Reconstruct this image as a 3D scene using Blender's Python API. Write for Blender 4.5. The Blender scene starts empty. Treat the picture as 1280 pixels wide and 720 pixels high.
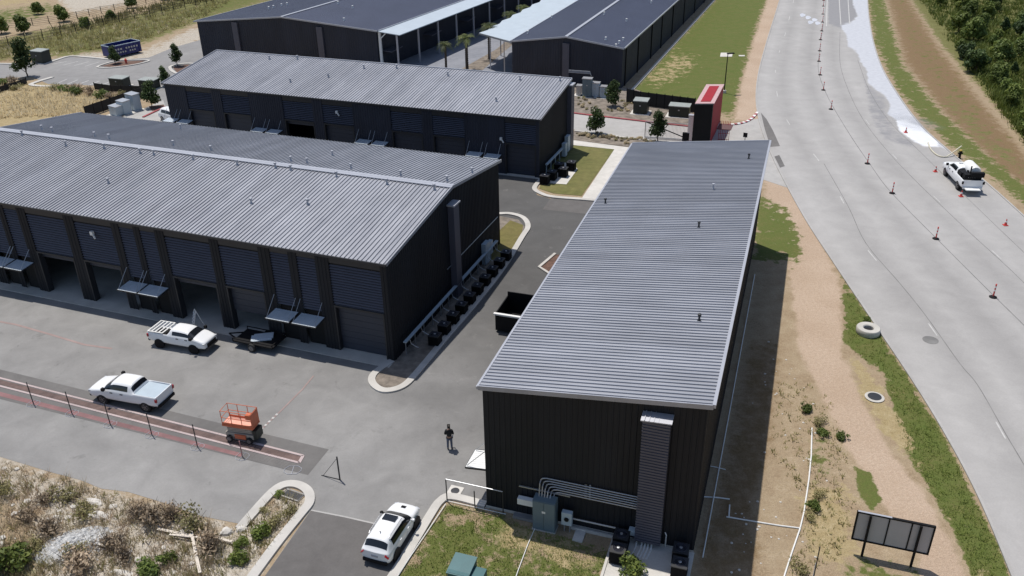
import bpy, bmesh, math, random
import numpy as np
from mathutils import Vector, Matrix
random.seed(7); RNG = np.random.default_rng(7)
C = bpy.context.scene.collection
SC = bpy.context.scene
R = math.radians
# ------------------------------------------------------------------ camera, sky, sun, exposure
CAM_F, CAM_T, CAM_R, CAM_H = 1080.0, R(28.18), R(-1.0), 33.6      # focal (px of 1280), pitch down, roll, height
_rt = Vector((1, 0, 0)); _fw = Vector((0, math.cos(CAM_T), -math.sin(CAM_T))); _up = Vector((0, math.sin(CAM_T), math.cos(CAM_T)))
_r2 = _rt*math.cos(CAM_R)+_up*math.sin(CAM_R); _u2 = -_rt*math.sin(CAM_R)+_up*math.cos(CAM_R)
cam = bpy.data.cameras.new('camera'); camo = bpy.data.objects.new('camera', cam); C.objects.link(camo)
cam.lens = 36*CAM_F/1280; cam.sensor_width = 36; cam.clip_end = 6000; cam.clip_start = 0.5
M = Matrix.Identity(4)
for i, v in enumerate((_r2, _u2, -_fw)):
    for j in range(3): M[j][i] = v[j]
M[2][3] = CAM_H
camo.matrix_world = M
SC.camera = camo
w = bpy.data.worlds.new('World'); SC.world = w; w.use_nodes = True
SUN = Vector((-.211, .266, 1.0)).normalized()
sky = w.node_tree.nodes.new('ShaderNodeTexSky'); sky.sky_type = 'NISHITA'; sky.sun_disc = False
sky.sun_elevation = math.asin(SUN.z); sky.sun_rotation = math.atan2(SUN.x, SUN.y)
bg = w.node_tree.nodes['Background']; bg.inputs[1].default_value = 0.105
w.node_tree.links.new(sky.outputs[0], bg.inputs[0])
sl = bpy.data.lights.new('sun', 'SUN'); sl.energy = 4.0; sl.angle = R(.55); sl.color = (1, .95, .88)
so = bpy.data.objects.new('sun', sl); C.objects.link(so); so.rotation_euler = SUN.to_track_quat('Z', 'Y').to_euler(); so.location = (0, 60, 80)
SC.view_settings.view_transform = 'Standard'; SC.view_settings.look = 'None'
SC.view_settings.exposure = 0.0; SC.view_settings.gamma = 1.0; SC.view_settings.use_curve_mapping = False

# ------------------------------------------------------------------ surveying: photo pixel -> place on the ground (or at height z)
def G(px, py, z=0.0):
    x = (px-640)/CAM_F; y = -(py-360)/CAM_F
    d = _fw + _r2*x + _u2*y
    k = (z-CAM_H)/d.z
    return Vector((d.x*k, d.y*k, z))
def GP(pts, z=0.0): return [G(a, b, z) for a, b in pts]
def GN(px, py):
    x = (px-640)/CAM_F; y = -(py-360)/CAM_F
    f, r, u = np.array(_fw), np.array(_r2), np.array(_u2)
    d = f[None]+x[:, None]*r[None]+y[:, None]*u[None]
    k = -CAM_H/d[:, 2]
    return np.stack([d[:, 0]*k, d[:, 1]*k, np.zeros(len(k))], 1)
def PIX(p):
    d = Vector(p)-Vector((0, 0, CAM_H)); z = d.dot(_fw)
    return 640+CAM_F*d.dot(_r2)/z, 360-CAM_F*d.dot(_u2)/z
def HT(base, top):
    b = G(*base); best = (1e9, 0)
    for i in range(1, 1400):
        h = i*.01; q = PIX((b.x, b.y, h)); e = abs(q[1]-top[1])
        if e < best[0]: best = (e, h)
    return best[1]
def AZ(a, b): return math.atan2(b.x-a.x, b.y-a.y)                 # azimuth of a->b
def U(az): return Vector((math.sin(az), math.cos(az), 0))

# ------------------------------------------------------------------ mesh builder
class MB:
    def __init__(s): s.v = []; s.f = []; s.m = []; s.mi = 0
    def add(s, vs, fs):
        o = len(s.v); s.v += [tuple(v) for v in vs]
        for f in fs: s.f.append(tuple(i+o for i in f)); s.m.append(s.mi)
        return s
    def poly(s, pts): return s.add(pts, [tuple(range(len(pts)))])
    def box(s, x0, x1, y0, y1, z0, z1):
        v = [(x, y, z) for z in (z0, z1) for y in (y0, y1) for x in (x0, x1)]
        return s.add(v, [(0, 2, 3, 1), (4, 5, 7, 6), (0, 1, 5, 4), (2, 6, 7, 3), (0, 4, 6, 2), (1, 3, 7, 5)])
    def bar(s, a, b, w, h=None, up=(0, 0, 1)):
        a = Vector(a); b = Vector(b); h = w if h is None else h
        d = (b-a).normalized(); u = Vector(up)
        if abs(d.dot(u)) > .95: u = Vector((0, 1, 0))
        r = d.cross(u).normalized(); u = r.cross(d)
        v = []
        for p in (a, b):
            for i, j in ((-1, -1), (1, -1), (1, 1), (-1, 1)): v.append(p+r*(i*w/2)+u*(j*h/2))
        return s.add(v, [(3, 2, 1, 0), (4, 5, 6, 7), (0, 1, 5, 4), (1, 2, 6, 5), (2, 3, 7, 6), (3, 0, 4, 7)])
    def tube(s, path, r, n=8, r2=None, cap=True):
        P = [Vector(p) for p in path]; rings = []
        prev = None
        for i, p in enumerate(P):
            d = (P[min(i+1, len(P)-1)]-P[max(i-1, 0)]).normalized()
            if prev is None:
                u = Vector((0, 0, 1)) if abs(d.z) < .9 else Vector((1, 0, 0))
            else: u = prev
            x = d.cross(u)
            if x.length < 1e-4: x = d.cross(Vector((0, 1, 0)))
            x.normalize(); u = x.cross(d); prev = u
            rr = r if r2 is None else r+(r2-r)*i/(len(P)-1)
            rings.append([p+x*(rr*math.cos(2*math.pi*k/n))+u*(rr*math.sin(2*math.pi*k/n)) for k in range(n)])
        v = [q for rg in rings for q in rg]; f = []
        for i in range(len(P)-1):
            for k in range(n):
                f.append((i*n+k, i*n+(k+1) % n, (i+1)*n+(k+1) % n, (i+1)*n+k))
        if cap: f.append(tuple(range(n))[::-1]); f.append(tuple((len(P)-1)*n+k for k in range(n)))
        return s.add(v, f)
    def lathe(s, prof, c=(0, 0, 0), n=16, axis='z'):
        v = []; f = []
        for r, z in prof:
            for k in range(n):
                a = 2*math.pi*k/n; p = (r*math.cos(a), r*math.sin(a), z)
                if axis == 'y': p = (p[0], p[2], p[1])
                if axis == 'x': p = (p[2], p[0], p[1])
                v.append((p[0]+c[0], p[1]+c[1], p[2]+c[2]))
        for i in range(len(prof)-1):
            for k in range(n): f.append((i*n+k, i*n+(k+1) % n, (i+1)*n+(k+1) % n, (i+1)*n+k))
        f.append(tuple(range(n))[::-1]); f.append(tuple((len(prof)-1)*n+k for k in range(n)))
        return s.add(v, f)
    def prism(s, pts, z0, z1):
        n = len(pts)
        v = [(p[0], p[1], z0) for p in pts]+[(p[0], p[1], z1) for p in pts]
        f = [tuple(range(n))[::-1], tuple(range(n, 2*n))]+[(i, (i+1) % n, n+(i+1) % n, n+i) for i in range(n)]
        return s.add(v, f)
    def ribbon(s, path, w0, w1, z0, z1, closed=False):               # a kerb / strip: offsets w0..w1 to the right of the path
        P = [Vector((p[0], p[1], 0)) for p in path]; n = len(P); A = []; B = []
        for i in range(n):
            if closed: a, b = P[(i-1) % n], P[(i+1) % n]
            else: a, b = P[max(i-1, 0)], P[min(i+1, n-1)]
            d = (b-a).normalized(); r = Vector((d.y, -d.x, 0))
            if 0 < i < n-1 or closed:
                d1 = (P[i]-P[i-1]).normalized(); r1 = Vector((d1.y, -d1.x, 0)); k = 1/max(.5, r.dot(r1))
            else: k = 1
            A.append(P[i]+r*w0*k); B.append(P[i]+r*w1*k)
        v = []
        for i in range(n):
            v += [(A[i].x, A[i].y, z0), (A[i].x, A[i].y, z1), (B[i].x, B[i].y, z1), (B[i].x, B[i].y, z0)]
        f = []
        for i in range(n if closed else n-1):
            j = (i+1) % n
            f.append((4*i+1, 4*j+1, 4*j+2, 4*i+2))
            if z1-z0 > .01:
                f.append((4*i, 4*j, 4*j+1, 4*i+1)); f.append((4*i+2, 4*j+2, 4*j+3, 4*i+3))
        if not closed and z1-z0 > .01: f += [(0, 1, 2, 3), (4*n-1, 4*n-2, 4*n-3, 4*n-4)]
        return s.add(v, f)
    def build(s, name, mats, parent=None, smooth=False, loc=None, rz=0):
        me = bpy.data.meshes.new(name); me.from_pydata(s.v, [], s.f)
        if not isinstance(mats, (list, tuple)): mats = [mats]
        for m in mats: me.materials.append(m)
        if len(mats) > 1: me.polygons.foreach_set('material_index', s.m)
        bm = bmesh.new(); bm.from_mesh(me); bmesh.ops.recalc_face_normals(bm, faces=bm.faces); bm.to_mesh(me); bm.free()
        if smooth:
            me.polygons.foreach_set('use_smooth', [True]*len(me.polygons))
            try: me.set_sharp_from_angle(angle=R(40))
            except Exception: pass
        me.update()
        o = bpy.data.objects.new(name, me); C.objects.link(o)
        if parent is not None: o.parent = parent
        if loc is not None: o.location = loc
        o.rotation_euler[2] = rz
        return o
def thing(name, label, cat, loc=(0, 0, 0), rz=0, group=None):
    o = bpy.data.objects.new(name, None); C.objects.link(o); o.empty_display_size = .3
    o.location = loc; o.rotation_euler = (0, 0, rz)
    return tag(o, label, cat, group)
def tag(o, label, cat, group=None):
    o['label'] = label; o['category'] = cat
    if group: o['group'] = group
    return o
def struct(o): o['kind'] = 'structure'; return o
def dup(root, loc, rz=None, label=None, group=None, scale=None):
    r = root.copy(); C.objects.link(r); r.location = loc
    if rz is not None: r.rotation_euler = (0, 0, rz)
    if label: r['label'] = label
    if group: r['group'] = group
    if scale is not None: r.scale = scale if isinstance(scale, (tuple, list)) else (scale,)*3
    for ch in list(root.children):
        c = ch.copy(); C.objects.link(c); c.parent = r
        for g in ch.children:
            d = g.copy(); C.objects.link(d); d.parent = c
    return r
ORD = ['first', 'second', 'third', 'fourth', 'fifth', 'sixth', 'seventh', 'eighth', 'ninth', 'tenth', 'eleventh', 'twelfth', 'thirteenth', 'fourteenth', 'fifteenth', 'sixteenth']

# ------------------------------------------------------------------ materials
def mat(name, col, rough=.7, metal=0., vary=.12, scale=3., bump=0., bscale=None, spec=.5, col2=None, stretch=None, detail=6):
    m = bpy.data.materials.new(name); m.use_nodes = True; nt = m.node_tree; N = nt.nodes; L = nt.links
    b = N['Principled BSDF']; b.inputs['Roughness'].default_value = rough; b.inputs['Metallic'].default_value = metal
    b.inputs['Specular IOR Level'].default_value = spec
    tc = N.new('ShaderNodeTexCoord'); src = tc.outputs['Object']
    if stretch:
        mp = N.new('ShaderNodeMapping'); mp.inputs['Scale'].default_value = stretch; L.new(src, mp.inputs[0]); src = mp.outputs[0]
    n = N.new('ShaderNodeTexNoise'); n.inputs['Scale'].default_value = scale; n.inputs['Detail'].default_value = detail; n.inputs['Roughness'].default_value = .6
    L.new(src, n.inputs['Vector'])
    mx = N.new('ShaderNodeMix'); mx.data_type = 'RGBA'
    if col2 is None:
        a = tuple(max(0, c*(1-vary)) for c in col); c2 = tuple(min(1, c*(1+vary)) for c in col)
    else: a, c2 = col, col2
    mr = N.new('ShaderNodeMapRange'); mr.inputs[1].default_value = .3; mr.inputs[2].default_value = .7
    L.new(n.outputs[0], mr.inputs[0]); L.new(mr.outputs[0], mx.inputs[0])
    mx.inputs[6].default_value = (*a, 1); mx.inputs[7].default_value = (*c2, 1)
    L.new(mx.outputs[2], b.inputs['Base Color'])
    if bump:
        n2 = N.new('ShaderNodeTexNoise'); n2.inputs['Scale'].default_value = bscale or scale*6; n2.inputs['Detail'].default_value = 4
        L.new(src, n2.inputs['Vector'])
        bp = N.new('ShaderNodeBump'); bp.inputs['Strength'].default_value = bump; bp.inputs['Distance'].default_value = .05
        L.new(n2.outputs[0], bp.inputs['Height']); L.new(bp.outputs[0], b.inputs['Normal'])
    return m
def roof_mat(name, col, axis):
    m = mat(name, col, .42, .25, .07, .22); nt = m.node_tree; N = nt.nodes; L = nt.links; b = N['Principled BSDF']; src = b.inputs['Base Color'].links[0].from_socket
    tc = N.new('ShaderNodeTexCoord'); sx = N.new('ShaderNodeSeparateXYZ'); L.new(tc.outputs['Object'], sx.inputs[0])
    dv = N.new('ShaderNodeMath'); dv.operation = 'MULTIPLY'; L.new(sx.outputs[axis], dv.inputs[0]); dv.inputs[1].default_value = 1/1.27
    fl = N.new('ShaderNodeMath'); fl.operation = 'FLOOR'; L.new(dv.outputs[0], fl.inputs[0])
    wn = N.new('ShaderNodeTexWhiteNoise'); wn.noise_dimensions = '1D'; L.new(fl.outputs[0], wn.inputs['W'])
    mp = N.new('ShaderNodeMapping'); mp.inputs['Scale'].default_value = (1.6, .12, 1) if axis == 0 else (.12, 1.6, 1); L.new(tc.outputs['Object'], mp.inputs[0])
    nz = N.new('ShaderNodeTexNoise'); nz.inputs['Scale'].default_value = 1.; nz.inputs['Detail'].default_value = 6; nz.inputs['Roughness'].default_value = .7; L.new(mp.outputs[0], nz.inputs['Vector'])
    a = N.new('ShaderNodeMath'); a.operation = 'MULTIPLY_ADD'; L.new(wn.outputs['Value'], a.inputs[0]); a.inputs[1].default_value = .12; a.inputs[2].default_value = .76
    c = N.new('ShaderNodeMath'); c.operation = 'MULTIPLY_ADD'; L.new(nz.outputs[0], c.inputs[0]); c.inputs[1].default_value = .36; L.new(a.outputs[0], c.inputs[2])
    hs = N.new('ShaderNodeHueSaturation'); L.new(src, hs.inputs['Color']); L.new(c.outputs[0], hs.inputs['Value']); L.new(hs.outputs[0], b.inputs['Base Color'])
    ro = N.new('ShaderNodeMapRange'); ro.inputs[1].default_value = .3; ro.inputs[2].default_value = .7; ro.inputs[3].default_value = .34; ro.inputs[4].default_value = .52; L.new(nz.outputs[0], ro.inputs[0]); L.new(ro.outputs[0], b.inputs['Roughness'])
    return m
def leaf_mat(name, c1, c2, trans=.25):
    m = bpy.data.materials.new(name); m.use_nodes = True; nt = m.node_tree; N = nt.nodes; L = nt.links
    b = N['Principled BSDF']; b.inputs['Roughness'].default_value = .6; b.inputs['Specular IOR Level'].default_value = .3
    at = N.new('ShaderNodeAttribute'); at.attribute_name = 'tone'
    mx = N.new('ShaderNodeMix'); mx.data_type = 'RGBA'
    L.new(at.outputs['Fac'], mx.inputs[0]); mx.inputs[6].default_value = (*c1, 1); mx.inputs[7].default_value = (*c2, 1)
    oi = N.new('ShaderNodeObjectInfo'); hs = N.new('ShaderNodeHueSaturation')
    mr = N.new('ShaderNodeMapRange'); mr.inputs[3].default_value = .7; mr.inputs[4].default_value = 1.3
    L.new(oi.outputs['Random'], mr.inputs[0]); L.new(mr.outputs[0], hs.inputs['Value']); L.new(mx.outputs[2], hs.inputs['Color'])
    L.new(hs.outputs[0], b.inputs['Base Color'])
    t = N.new('ShaderNodeBsdfTranslucent'); L.new(hs.outputs[0], t.inputs[0])
    ms = N.new('ShaderNodeMixShader'); ms.inputs[0].default_value = trans
    L.new(b.outputs[0], ms.inputs[1]); L.new(t.outputs[0], ms.inputs[2]); L.new(ms.outputs[0], N['Material Output'].inputs[0])
    return m
m_roof = roof_mat('grey_metal_roof', (.325, .335, .37), 0)
m_roof_y = roof_mat('grey_metal_roof_nearest', (.345, .358, .395), 1)
m_roof_b = mat('dark_blue_roof', (.060, .069, .108), .5, .1, .1, .2)
m_cap = mat('pale_metal_trim', (.42, .43, .47), .4, .2, .05, 1.)
m_white = mat('white_paint', (.78, .78, .76), .45, 0, .04, 2.)
m_carwhite = mat('white_car_paint', (.80, .81, .82), .22, 0, .01, 1., spec=.6)
m_wall = mat('charcoal_siding', (.0155, .017, .021), .6, 0, .22, .5, spec=.25, stretch=(1, 1, .25))
m_wall2 = mat('sky_tinted_siding', (.032, .036, .051), .6, 0, .18, .5, spec=.3, stretch=(1, 1, .25))  # middle garage's bluish sky reflection put into the colour, also on far garages
m_trim = mat('dark_trim', (.025, .026, .03), .5, 0, .1, 1.)
m_louver = mat('louver_metal', (.085, .087, .115), .5, .1, .08, 1.)
m_door = mat('blue_grey_door', (.036, .043, .062), .5, 0, .08, .8)
m_black = mat('black_paint', (.008, .008, .0095), .7, 0, .2, 2., spec=.2)
m_inside = mat('dark_interior', (.008, .008, .009), .9, 0, .2, 1.)
m_rubber = mat('tyre_rubber', (.015, .015, .015), .8, 0, .2, 5.)
m_rim = mat('grey_rim', (.2, .2, .21), .4, .6, .1, 5.)
m_glass = mat('dark_glass', (.012, .014, .018), .08, 0, .1, 1., spec=.7)
m_steel = mat('galvanised_steel', (.45, .46, .48), .4, .6, .08, 3.)
m_cab = mat('blue_grey_cabinet', (.13, .18, .21), .45, 0, .08, 1.5)
m_cabl = mat('pale_cabinet', (.42, .50, .56), .45, 0, .06, 1.5)
m_awn = mat('white_awning', (.50, .56, .62), .4, 0, .06, 2.)
m_conc = mat('pale_concrete', (.5, .48, .44), .85, 0, .12, .8, .15, 20)
m_kerb = mat('kerb_concrete', (.50, .48, .445), .85, 0, .16, .5, .15, 20)
m_redk = mat('red_kerb_paint', (.33, .07, .08), .7, 0, .25, 1.5)
m_pink = mat('faded_red_paint', (.42, .21, .20), .8, 0, .2, .8)
m_pinkw = mat('pinkish_concrete', (.47, .385, .375), .85, 0, .12, .6)
m_red = mat('deep_red_paint', (.30, .006, .016), .8, 0, .1, 1.)
m_orange = mat('orange_paint', (.60, .15, .065), .5, 0, .12, 3.)
m_orangel = mat('faded_orange_deck', (.75, .38, .28), .6, 0, .1, 3.)
m_cream = mat('cream_metal', (.45, .40, .33), .5, 0, .1, 3.)
m_coneo = mat('cone_red_orange', (.6, .06, .05), .5, 0, .1, 3.)
m_teal = mat('teal_green_box', (.045, .13, .14), .5, 0, .1, 1.5)
m_tdark = mat('dark_green_box', (.014, .022, .018), .5, 0, .15, 1.5)
m_tlid = mat('pale_grey_lid', (.30, .32, .30), .5, 0, .1, 1.5)  # lid colour, paler than the dark box bodies
m_blue = mat('navy_blue_steel', (.014, .022, .15), .45, 0, .15, 1.)
m_wood = mat('weathered_board', (.62, .56, .48), .8, 0, .15, 3., stretch=(1, 8, 8))
m_bark = mat('bark', (.10, .075, .055), .9, 0, .25, 4., .4, 20)
m_rock = mat('pale_limestone', (.60, .57, .52), .9, 0, .18, 3., .3, 12)
m_gravel = mat('grey_gravel', (.52, .52, .51), .9, 0, .35, 9., .6, 30)
m_mulch = mat('brown_mulch', (.13, .075, .055), .95, 0, .4, 3., .5, 15)
m_mulch2 = mat('grey_planting_bed', (.20, .17, .14), .95, 0, .45, 1.2, .5, 12)
m_line = mat('worn_white_line', (.48, .475, .46), .8, 0, .15, 2.)
m_joint = mat('dark_joint', (.18, .177, .172), .9, 0, .3, .5)
m_skin = mat('skin', (.45, .27, .19), .55, 0, .05, 8.)
m_hair = mat('dark_hair', (.02, .015, .012), .6, 0, .1, 8.)
m_shirt = mat('black_shirt', (.013, .013, .015), .85, 0, .15, 8.)
m_jeans = mat('grey_blue_jeans', (.10, .12, .17), .85, 0, .2, 8.)
m_sign = mat('grey_sign_back', (.40, .40, .42), .55, .1, .06, .6)
m_redlamp = mat('red_lamp', (.35, .01, .02), .2, 0, .05, 5.)
m_lamp = mat('clear_lamp', (.6, .62, .65), .1, .3, .05, 5.)
m_sail = mat('white_canopy_metal', (.44, .50, .55), .5, 0, .05, .6)
m_fence = mat('black_windscreen_fence', (.018, .018, .018), .8, 0, .2, 1.)
# ------------------------------------------------------------------ the ground: one sheet, its soils and grasses blended by masks
def sdf(px, py, poly):
    P = np.array(poly, float); n = len(P); d = np.full(px.shape, 1e9); ins = np.zeros(px.shape, bool)
    for i in range(n):
        a = P[i]; b = P[(i+1) % n]; e = b-a
        t = np.clip(((px-a[0])*e[0]+(py-a[1])*e[1])/(e@e+1e-9), 0, 1)
        d = np.minimum(d, np.hypot(px-a[0]-t*e[0], py-a[1]-t*e[1]))
        c = (a[1] > py) != (b[1] > py)
        with np.errstate(divide='ignore', invalid='ignore'):
            ins ^= c & (px < e[0]*(py-a[1])/(e[1] if e[1] else 1e-9)+a[0])
    return np.where(ins, d, -d)
def smooth01(x): x = np.clip(x, 0, 1); return x*x*(3-2*x)
def grid_ground():
    xs = np.arange(-420, 1701, 4.); ys = np.concatenate([np.arange(-150, 100, 2.5), np.arange(100, 1001, 4.)])
    X, Y = np.meshgrid(xs, ys); px = X.ravel(); py = Y.ravel()
    co = GN(px, py)
    Z = {k: np.zeros(px.shape) for k in ('green', 'dirt', 'pale', 'olive', 'brown', 'dry')}
    def zone(k, poly, soft=6, amt=1.):
        Z[k] = np.maximum(Z[k], amt*smooth01(.5+sdf(px, py, poly)/(3.2*soft)))
    # lawn by the far garages and road shoulder
    zone('green', [(786, 118), (893, 0), (920, -80), (985, -80), (958, 0), (940, 50), (925, 105), (915, 145), (880, 140)], 7, .95)
    zone('dry', [(800, 95), (850, 60), (880, 75), (850, 100), (818, 112)], 14, .6)
    zone('dirt', [(985, -80), (958, 0), (938, 60), (925, 110), (918, 150), (950, 155), (952, 100), (975, 0), (992, -80)], 4, .85)
    # strips along the near side of the road
    zone('green', [(1052, 345), (1056, 430), (1105, 470), (1118, 520), (1128, 560), (1160, 610), (1195, 670), (1222, 740), (1290, 790), (1262, 715), (1180, 545), (1095, 410), (1070, 370)], 6, .95)
    zone('dry', [(1120, 560), (1175, 600), (1215, 690), (1235, 715), (1225, 730), (1180, 650), (1140, 590)], 12, .42)
    zone('dry', [(1062, 440), (1095, 470), (1120, 520), (1150, 560), (1140, 575), (1105, 545), (1075, 500)], 9, .8)
    zone('green', [(945, 240), (985, 262), (1003, 300), (1000, 330), (940, 325)], 9, .8)
    zone('green', [(1068, 585), (1088, 590), (1103, 625), (1090, 640), (1072, 615)], 4, .9)
    zone('green', [(1050, 690), (1120, 700), (1150, 720), (1150, 790), (1030, 790)], 16, .6)
    zone('green', [(1010, 490), (1040, 540), (1045, 600), (1020, 650), (1000, 600), (1005, 540)], 14, .42)
    zone('dirt', [(960, 185), (990, 230), (1030, 310), (1052, 360), (1052, 440), (1078, 500), (1110, 560), (1150, 610), (1190, 680), (1222, 760), (1150, 800), (1150, 700), (1110, 640), (1060, 560), (1030, 500), (1000, 440), (985, 330), (955, 250)], 9, 1.)
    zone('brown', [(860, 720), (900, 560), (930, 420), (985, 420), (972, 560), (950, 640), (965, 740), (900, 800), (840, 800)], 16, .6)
    zone('dry', [(1000, 600), (1060, 600), (1090, 680), (1050, 720), (1000, 700)], 20, .7)
    # verge and slope right of the road
    zone('green', [(1080, -80), (1083, 0), (1092, 55), (1118, 110), (1150, 150), (1190, 185), (1240, 225), (1330, 300), (1360, 290), (1250, 205), (1180, 140), (1130, 80), (1108, 0), (1106, -80)], 7, .75)
    zone('brown', [(1105, -80), (1107, 0), (1130, 80), (1180, 145), (1250, 215), (1400, 330), (1500, 320), (1290, 200), (1215, 110), (1170, 50), (1140, 0), (1130, -80)], 11, .82)
    zone('olive', [(1165, 130), (1230, 190), (1300, 240), (1300, 215), (1220, 140), (1190, 110)], 14, .55)
    zone('olive', [(1130, -80), (1140, 0), (1180, 60), (1225, 110), (1300, 200), (1700, 330), (1700, -150)], 8, 1.)
    # bottom lawn by the white crossover
    zone('green', [(480, 760), (500, 715), (558, 628), (625, 640), (680, 662), (772, 690), (760, 800), (440, 800)], 6, .62)
    zone('dry', [(640, 640), (680, 662), (765, 690), (745, 720), (660, 700), (600, 680)], 14, .62)
    # rubble and weeds, lower left
    zone('pale', [(-300, 480), (0, 568), (120, 605), (210, 632), (300, 655), (345, 612), (395, 615), (330, 720), (300, 900), (40, 900), (40, 640), (-300, 560)], 20, .72)
    zone('pale', [(60, 655), (130, 640), (210, 660), (200, 690), (120, 690), (60, 700)], 12, .8)
    zone('pale', [(240, 690), (300, 665), (345, 650), (325, 720), (250, 800), (200, 760)], 16, .9)
    zone('green', [(1108, -60), (1112, 0), (1140, 75), (1190, 140), (1260, 205), (1290, 215), (1220, 120), (1165, 50), (1136, -10)], 16, .42)
    zone('olive', [(-200, 680), (40, 690), (70, 740), (40, 900), (-200, 900)], 18, .5)
    # field upper left
    zone('dry', [(-420, 90), (60, 104), (150, 118), (160, 130), (100, 145), (0, 160), (-420, 180)], 6, 1.)
    zone('pale', [(-420, 140), (0, 138), (60, 140), (0, 165), (-420, 190)], 8, .7)
    zone('olive', [(-420, 40), (0, 48), (90, 28), (180, 15), (260, -20), (420, -60), (420, -20), (250, 28), (170, 60), (80, 72), (-420, 100)], 6, .8)
    zone('green', [(60, 60), (130, 45), (250, 8), (320, -15), (320, 5), (250, 25), (170, 50), (90, 70)], 6, .55)
    zone('brown', [(-420, 84), (0, 70), (40, 66), (42, 76), (0, 80), (-420, 96)], 5, .7)
    zone('pale', [(60, 72), (110, 62), (170, 66), (250, 30), (255, 50), (200, 78), (130, 76)], 6, .75)
    zone('green', [(-420, 10), (0, 32), (50, 25), (80, 12), (60, 2), (0, 10), (-420, -20)], 6, .6)
    zone('pale', [(60, -10), (90, 18), (150, 8), (200, -20), (120, -60), (60, -50)], 7, .8)
    zone('dry', [(-420, -150), (50, -150), (60, 0), (0, 8), (-420, 0)], 8, .9)
    nx, ny = len(xs), len(ys)
    idx = np.arange(nx*ny).reshape(ny, nx)
    q = np.stack([idx[1:, :-1], idx[1:, 1:], idx[:-1, 1:], idx[:-1, :-1]], -1).reshape(-1, 4)
    # carry the sheet on to the horizon with a far ring
    me = bpy.data.meshes.new('ground')
    cx, cy = 0., 90.
    border = np.concatenate([idx[0, :], idx[1:, -1], idx[-1, -2::-1], idx[-2:0:-1, 0]])
    bc = co[border]; d = bc-np.array([[cx, cy, 0]]); d /= np.linalg.norm(d[:, :2], axis=1)[:, None]
    far = np.array([[cx, cy, 0]])+d*3500
    n0 = len(co); nb = len(border); k = np.arange(nb); kn = (k+1) % nb
    q2 = np.stack([border[k], border[kn], n0+kn, n0+k], -1)
    V = np.concatenate([co, far]); Q = np.concatenate([q, q2])
    me.vertices.add(len(V)); me.vertices.foreach_set('co', V.ravel())
    me.loops.add(len(Q)*4); me.loops.foreach_set('vertex_index', Q.ravel().astype(np.int32))
    me.polygons.add(len(Q)); me.polygons.foreach_set('loop_start', (np.arange(len(Q))*4).astype(np.int32))
    me.update(calc_edges=True); me.validate()
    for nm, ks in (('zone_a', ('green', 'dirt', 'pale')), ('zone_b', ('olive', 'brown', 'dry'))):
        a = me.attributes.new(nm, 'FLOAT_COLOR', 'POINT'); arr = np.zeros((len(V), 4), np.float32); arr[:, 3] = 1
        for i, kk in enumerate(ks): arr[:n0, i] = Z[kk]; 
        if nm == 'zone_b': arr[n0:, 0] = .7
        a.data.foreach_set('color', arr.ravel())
    # make sure faces look up
    me.flip_normals() if me.polygons[0].normal.z < 0 else None
    o = bpy.data.objects.new('ground', me); C.objects.link(o); struct(o)
    m = bpy.data.materials.new('ground_soil_and_grass'); m.use_nodes = True; nt = m.node_tree; N = nt.nodes; L = nt.links
    b = N['Principled BSDF']; b.inputs['Roughness'].default_value = .95; b.inputs['Specular IOR Level'].default_value = .15
    ge = N.new('ShaderNodeNewGeometry'); pos = ge.outputs['Position']
    def noise(s, d=5, r=.6, off=0.):
        mp = N.new('ShaderNodeMapping'); mp.inputs['Location'].default_value = (off, off*.7, 0); L.new(pos, mp.inputs[0])
        n = N.new('ShaderNodeTexNoise'); n.inputs['Scale'].default_value = s; n.inputs['Detail'].default_value = d; n.inputs['Roughness'].default_value = r
        L.new(mp.outputs[0], n.inputs['Vector']); return n.outputs[0]
    def math_(op, a, bb):
        n = N.new('ShaderNodeMath'); n.operation = op
        for i, v in enumerate((a, bb)):
            if isinstance(v, (int, float)): n.inputs[i].default_value = v
            else: L.new(v, n.inputs[i])
        return n.outputs[0]
    def rng(v, a, c, lo=0., hi=1.):
        n = N.new('ShaderNodeMapRange'); n.interpolation_type = 'SMOOTHSTEP'
        for i, x in zip((1, 2, 3, 4), (a, c, lo, hi)): n.inputs[i].default_value = x
        L.new(v, n.inputs[0]); return n.outputs[0]
    def mix(f, a, c):
        n = N.new('ShaderNodeMix'); n.data_type = 'RGBA'
        if isinstance(f, float): n.inputs[0].default_value = f
        else: L.new(f, n.inputs[0])
        for i, v in ((6, a), (7, c)):
            if isinstance(v, tuple): n.inputs[i].default_value = (*v, 1)
            else: L.new(v, n.inputs[i])
        return n.outputs[2]
    n_big = noise(.12, 6); n_mid = noise(.7, 8, .65, 11); n_fine = noise(5., 6, .7, 31); n_mid2 = noise(1.6, 6, .7, 57)
    fine = rng(n_fine, .3, .7)
    def two(c1, c2, nn=fine): return mix(nn, c1, c2)
    base = mix(rng(n_mid, .35, .65), two((.36, .275, .185), (.25, .185, .115)), two((.31, .24, .15), (.43, .345, .245)))
    za = N.new('ShaderNodeAttribute'); za.attribute_name = 'zone_a'; zb = N.new('ShaderNodeAttribute'); zb.attribute_name = 'zone_b'
    sa = N.new('ShaderNodeSeparateColor'); L.new(za.outputs['Color'], sa.inputs[0]); sb = N.new('ShaderNodeSeparateColor'); L.new(zb.outputs['Color'], sb.inputs[0])
    def fac(v, k=1.3, w=.12, nz=None):
        k *= 1.9; nn = math_('MULTIPLY', math_('SUBTRACT', math_('ADD', math_('MULTIPLY', n_mid, .6), math_('MULTIPLY', n_mid2 if nz is None else nz, .4)), .5), k)
        return rng(math_('ADD', v, nn), .5-w, .5+w)
    col = base
    drycol = (mix(rng(n_mid2, .35, .65), two((.38, .30, .165), (.26, .20, .10)), two((.32, .25, .13), (.45, .37, .23))))
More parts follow.
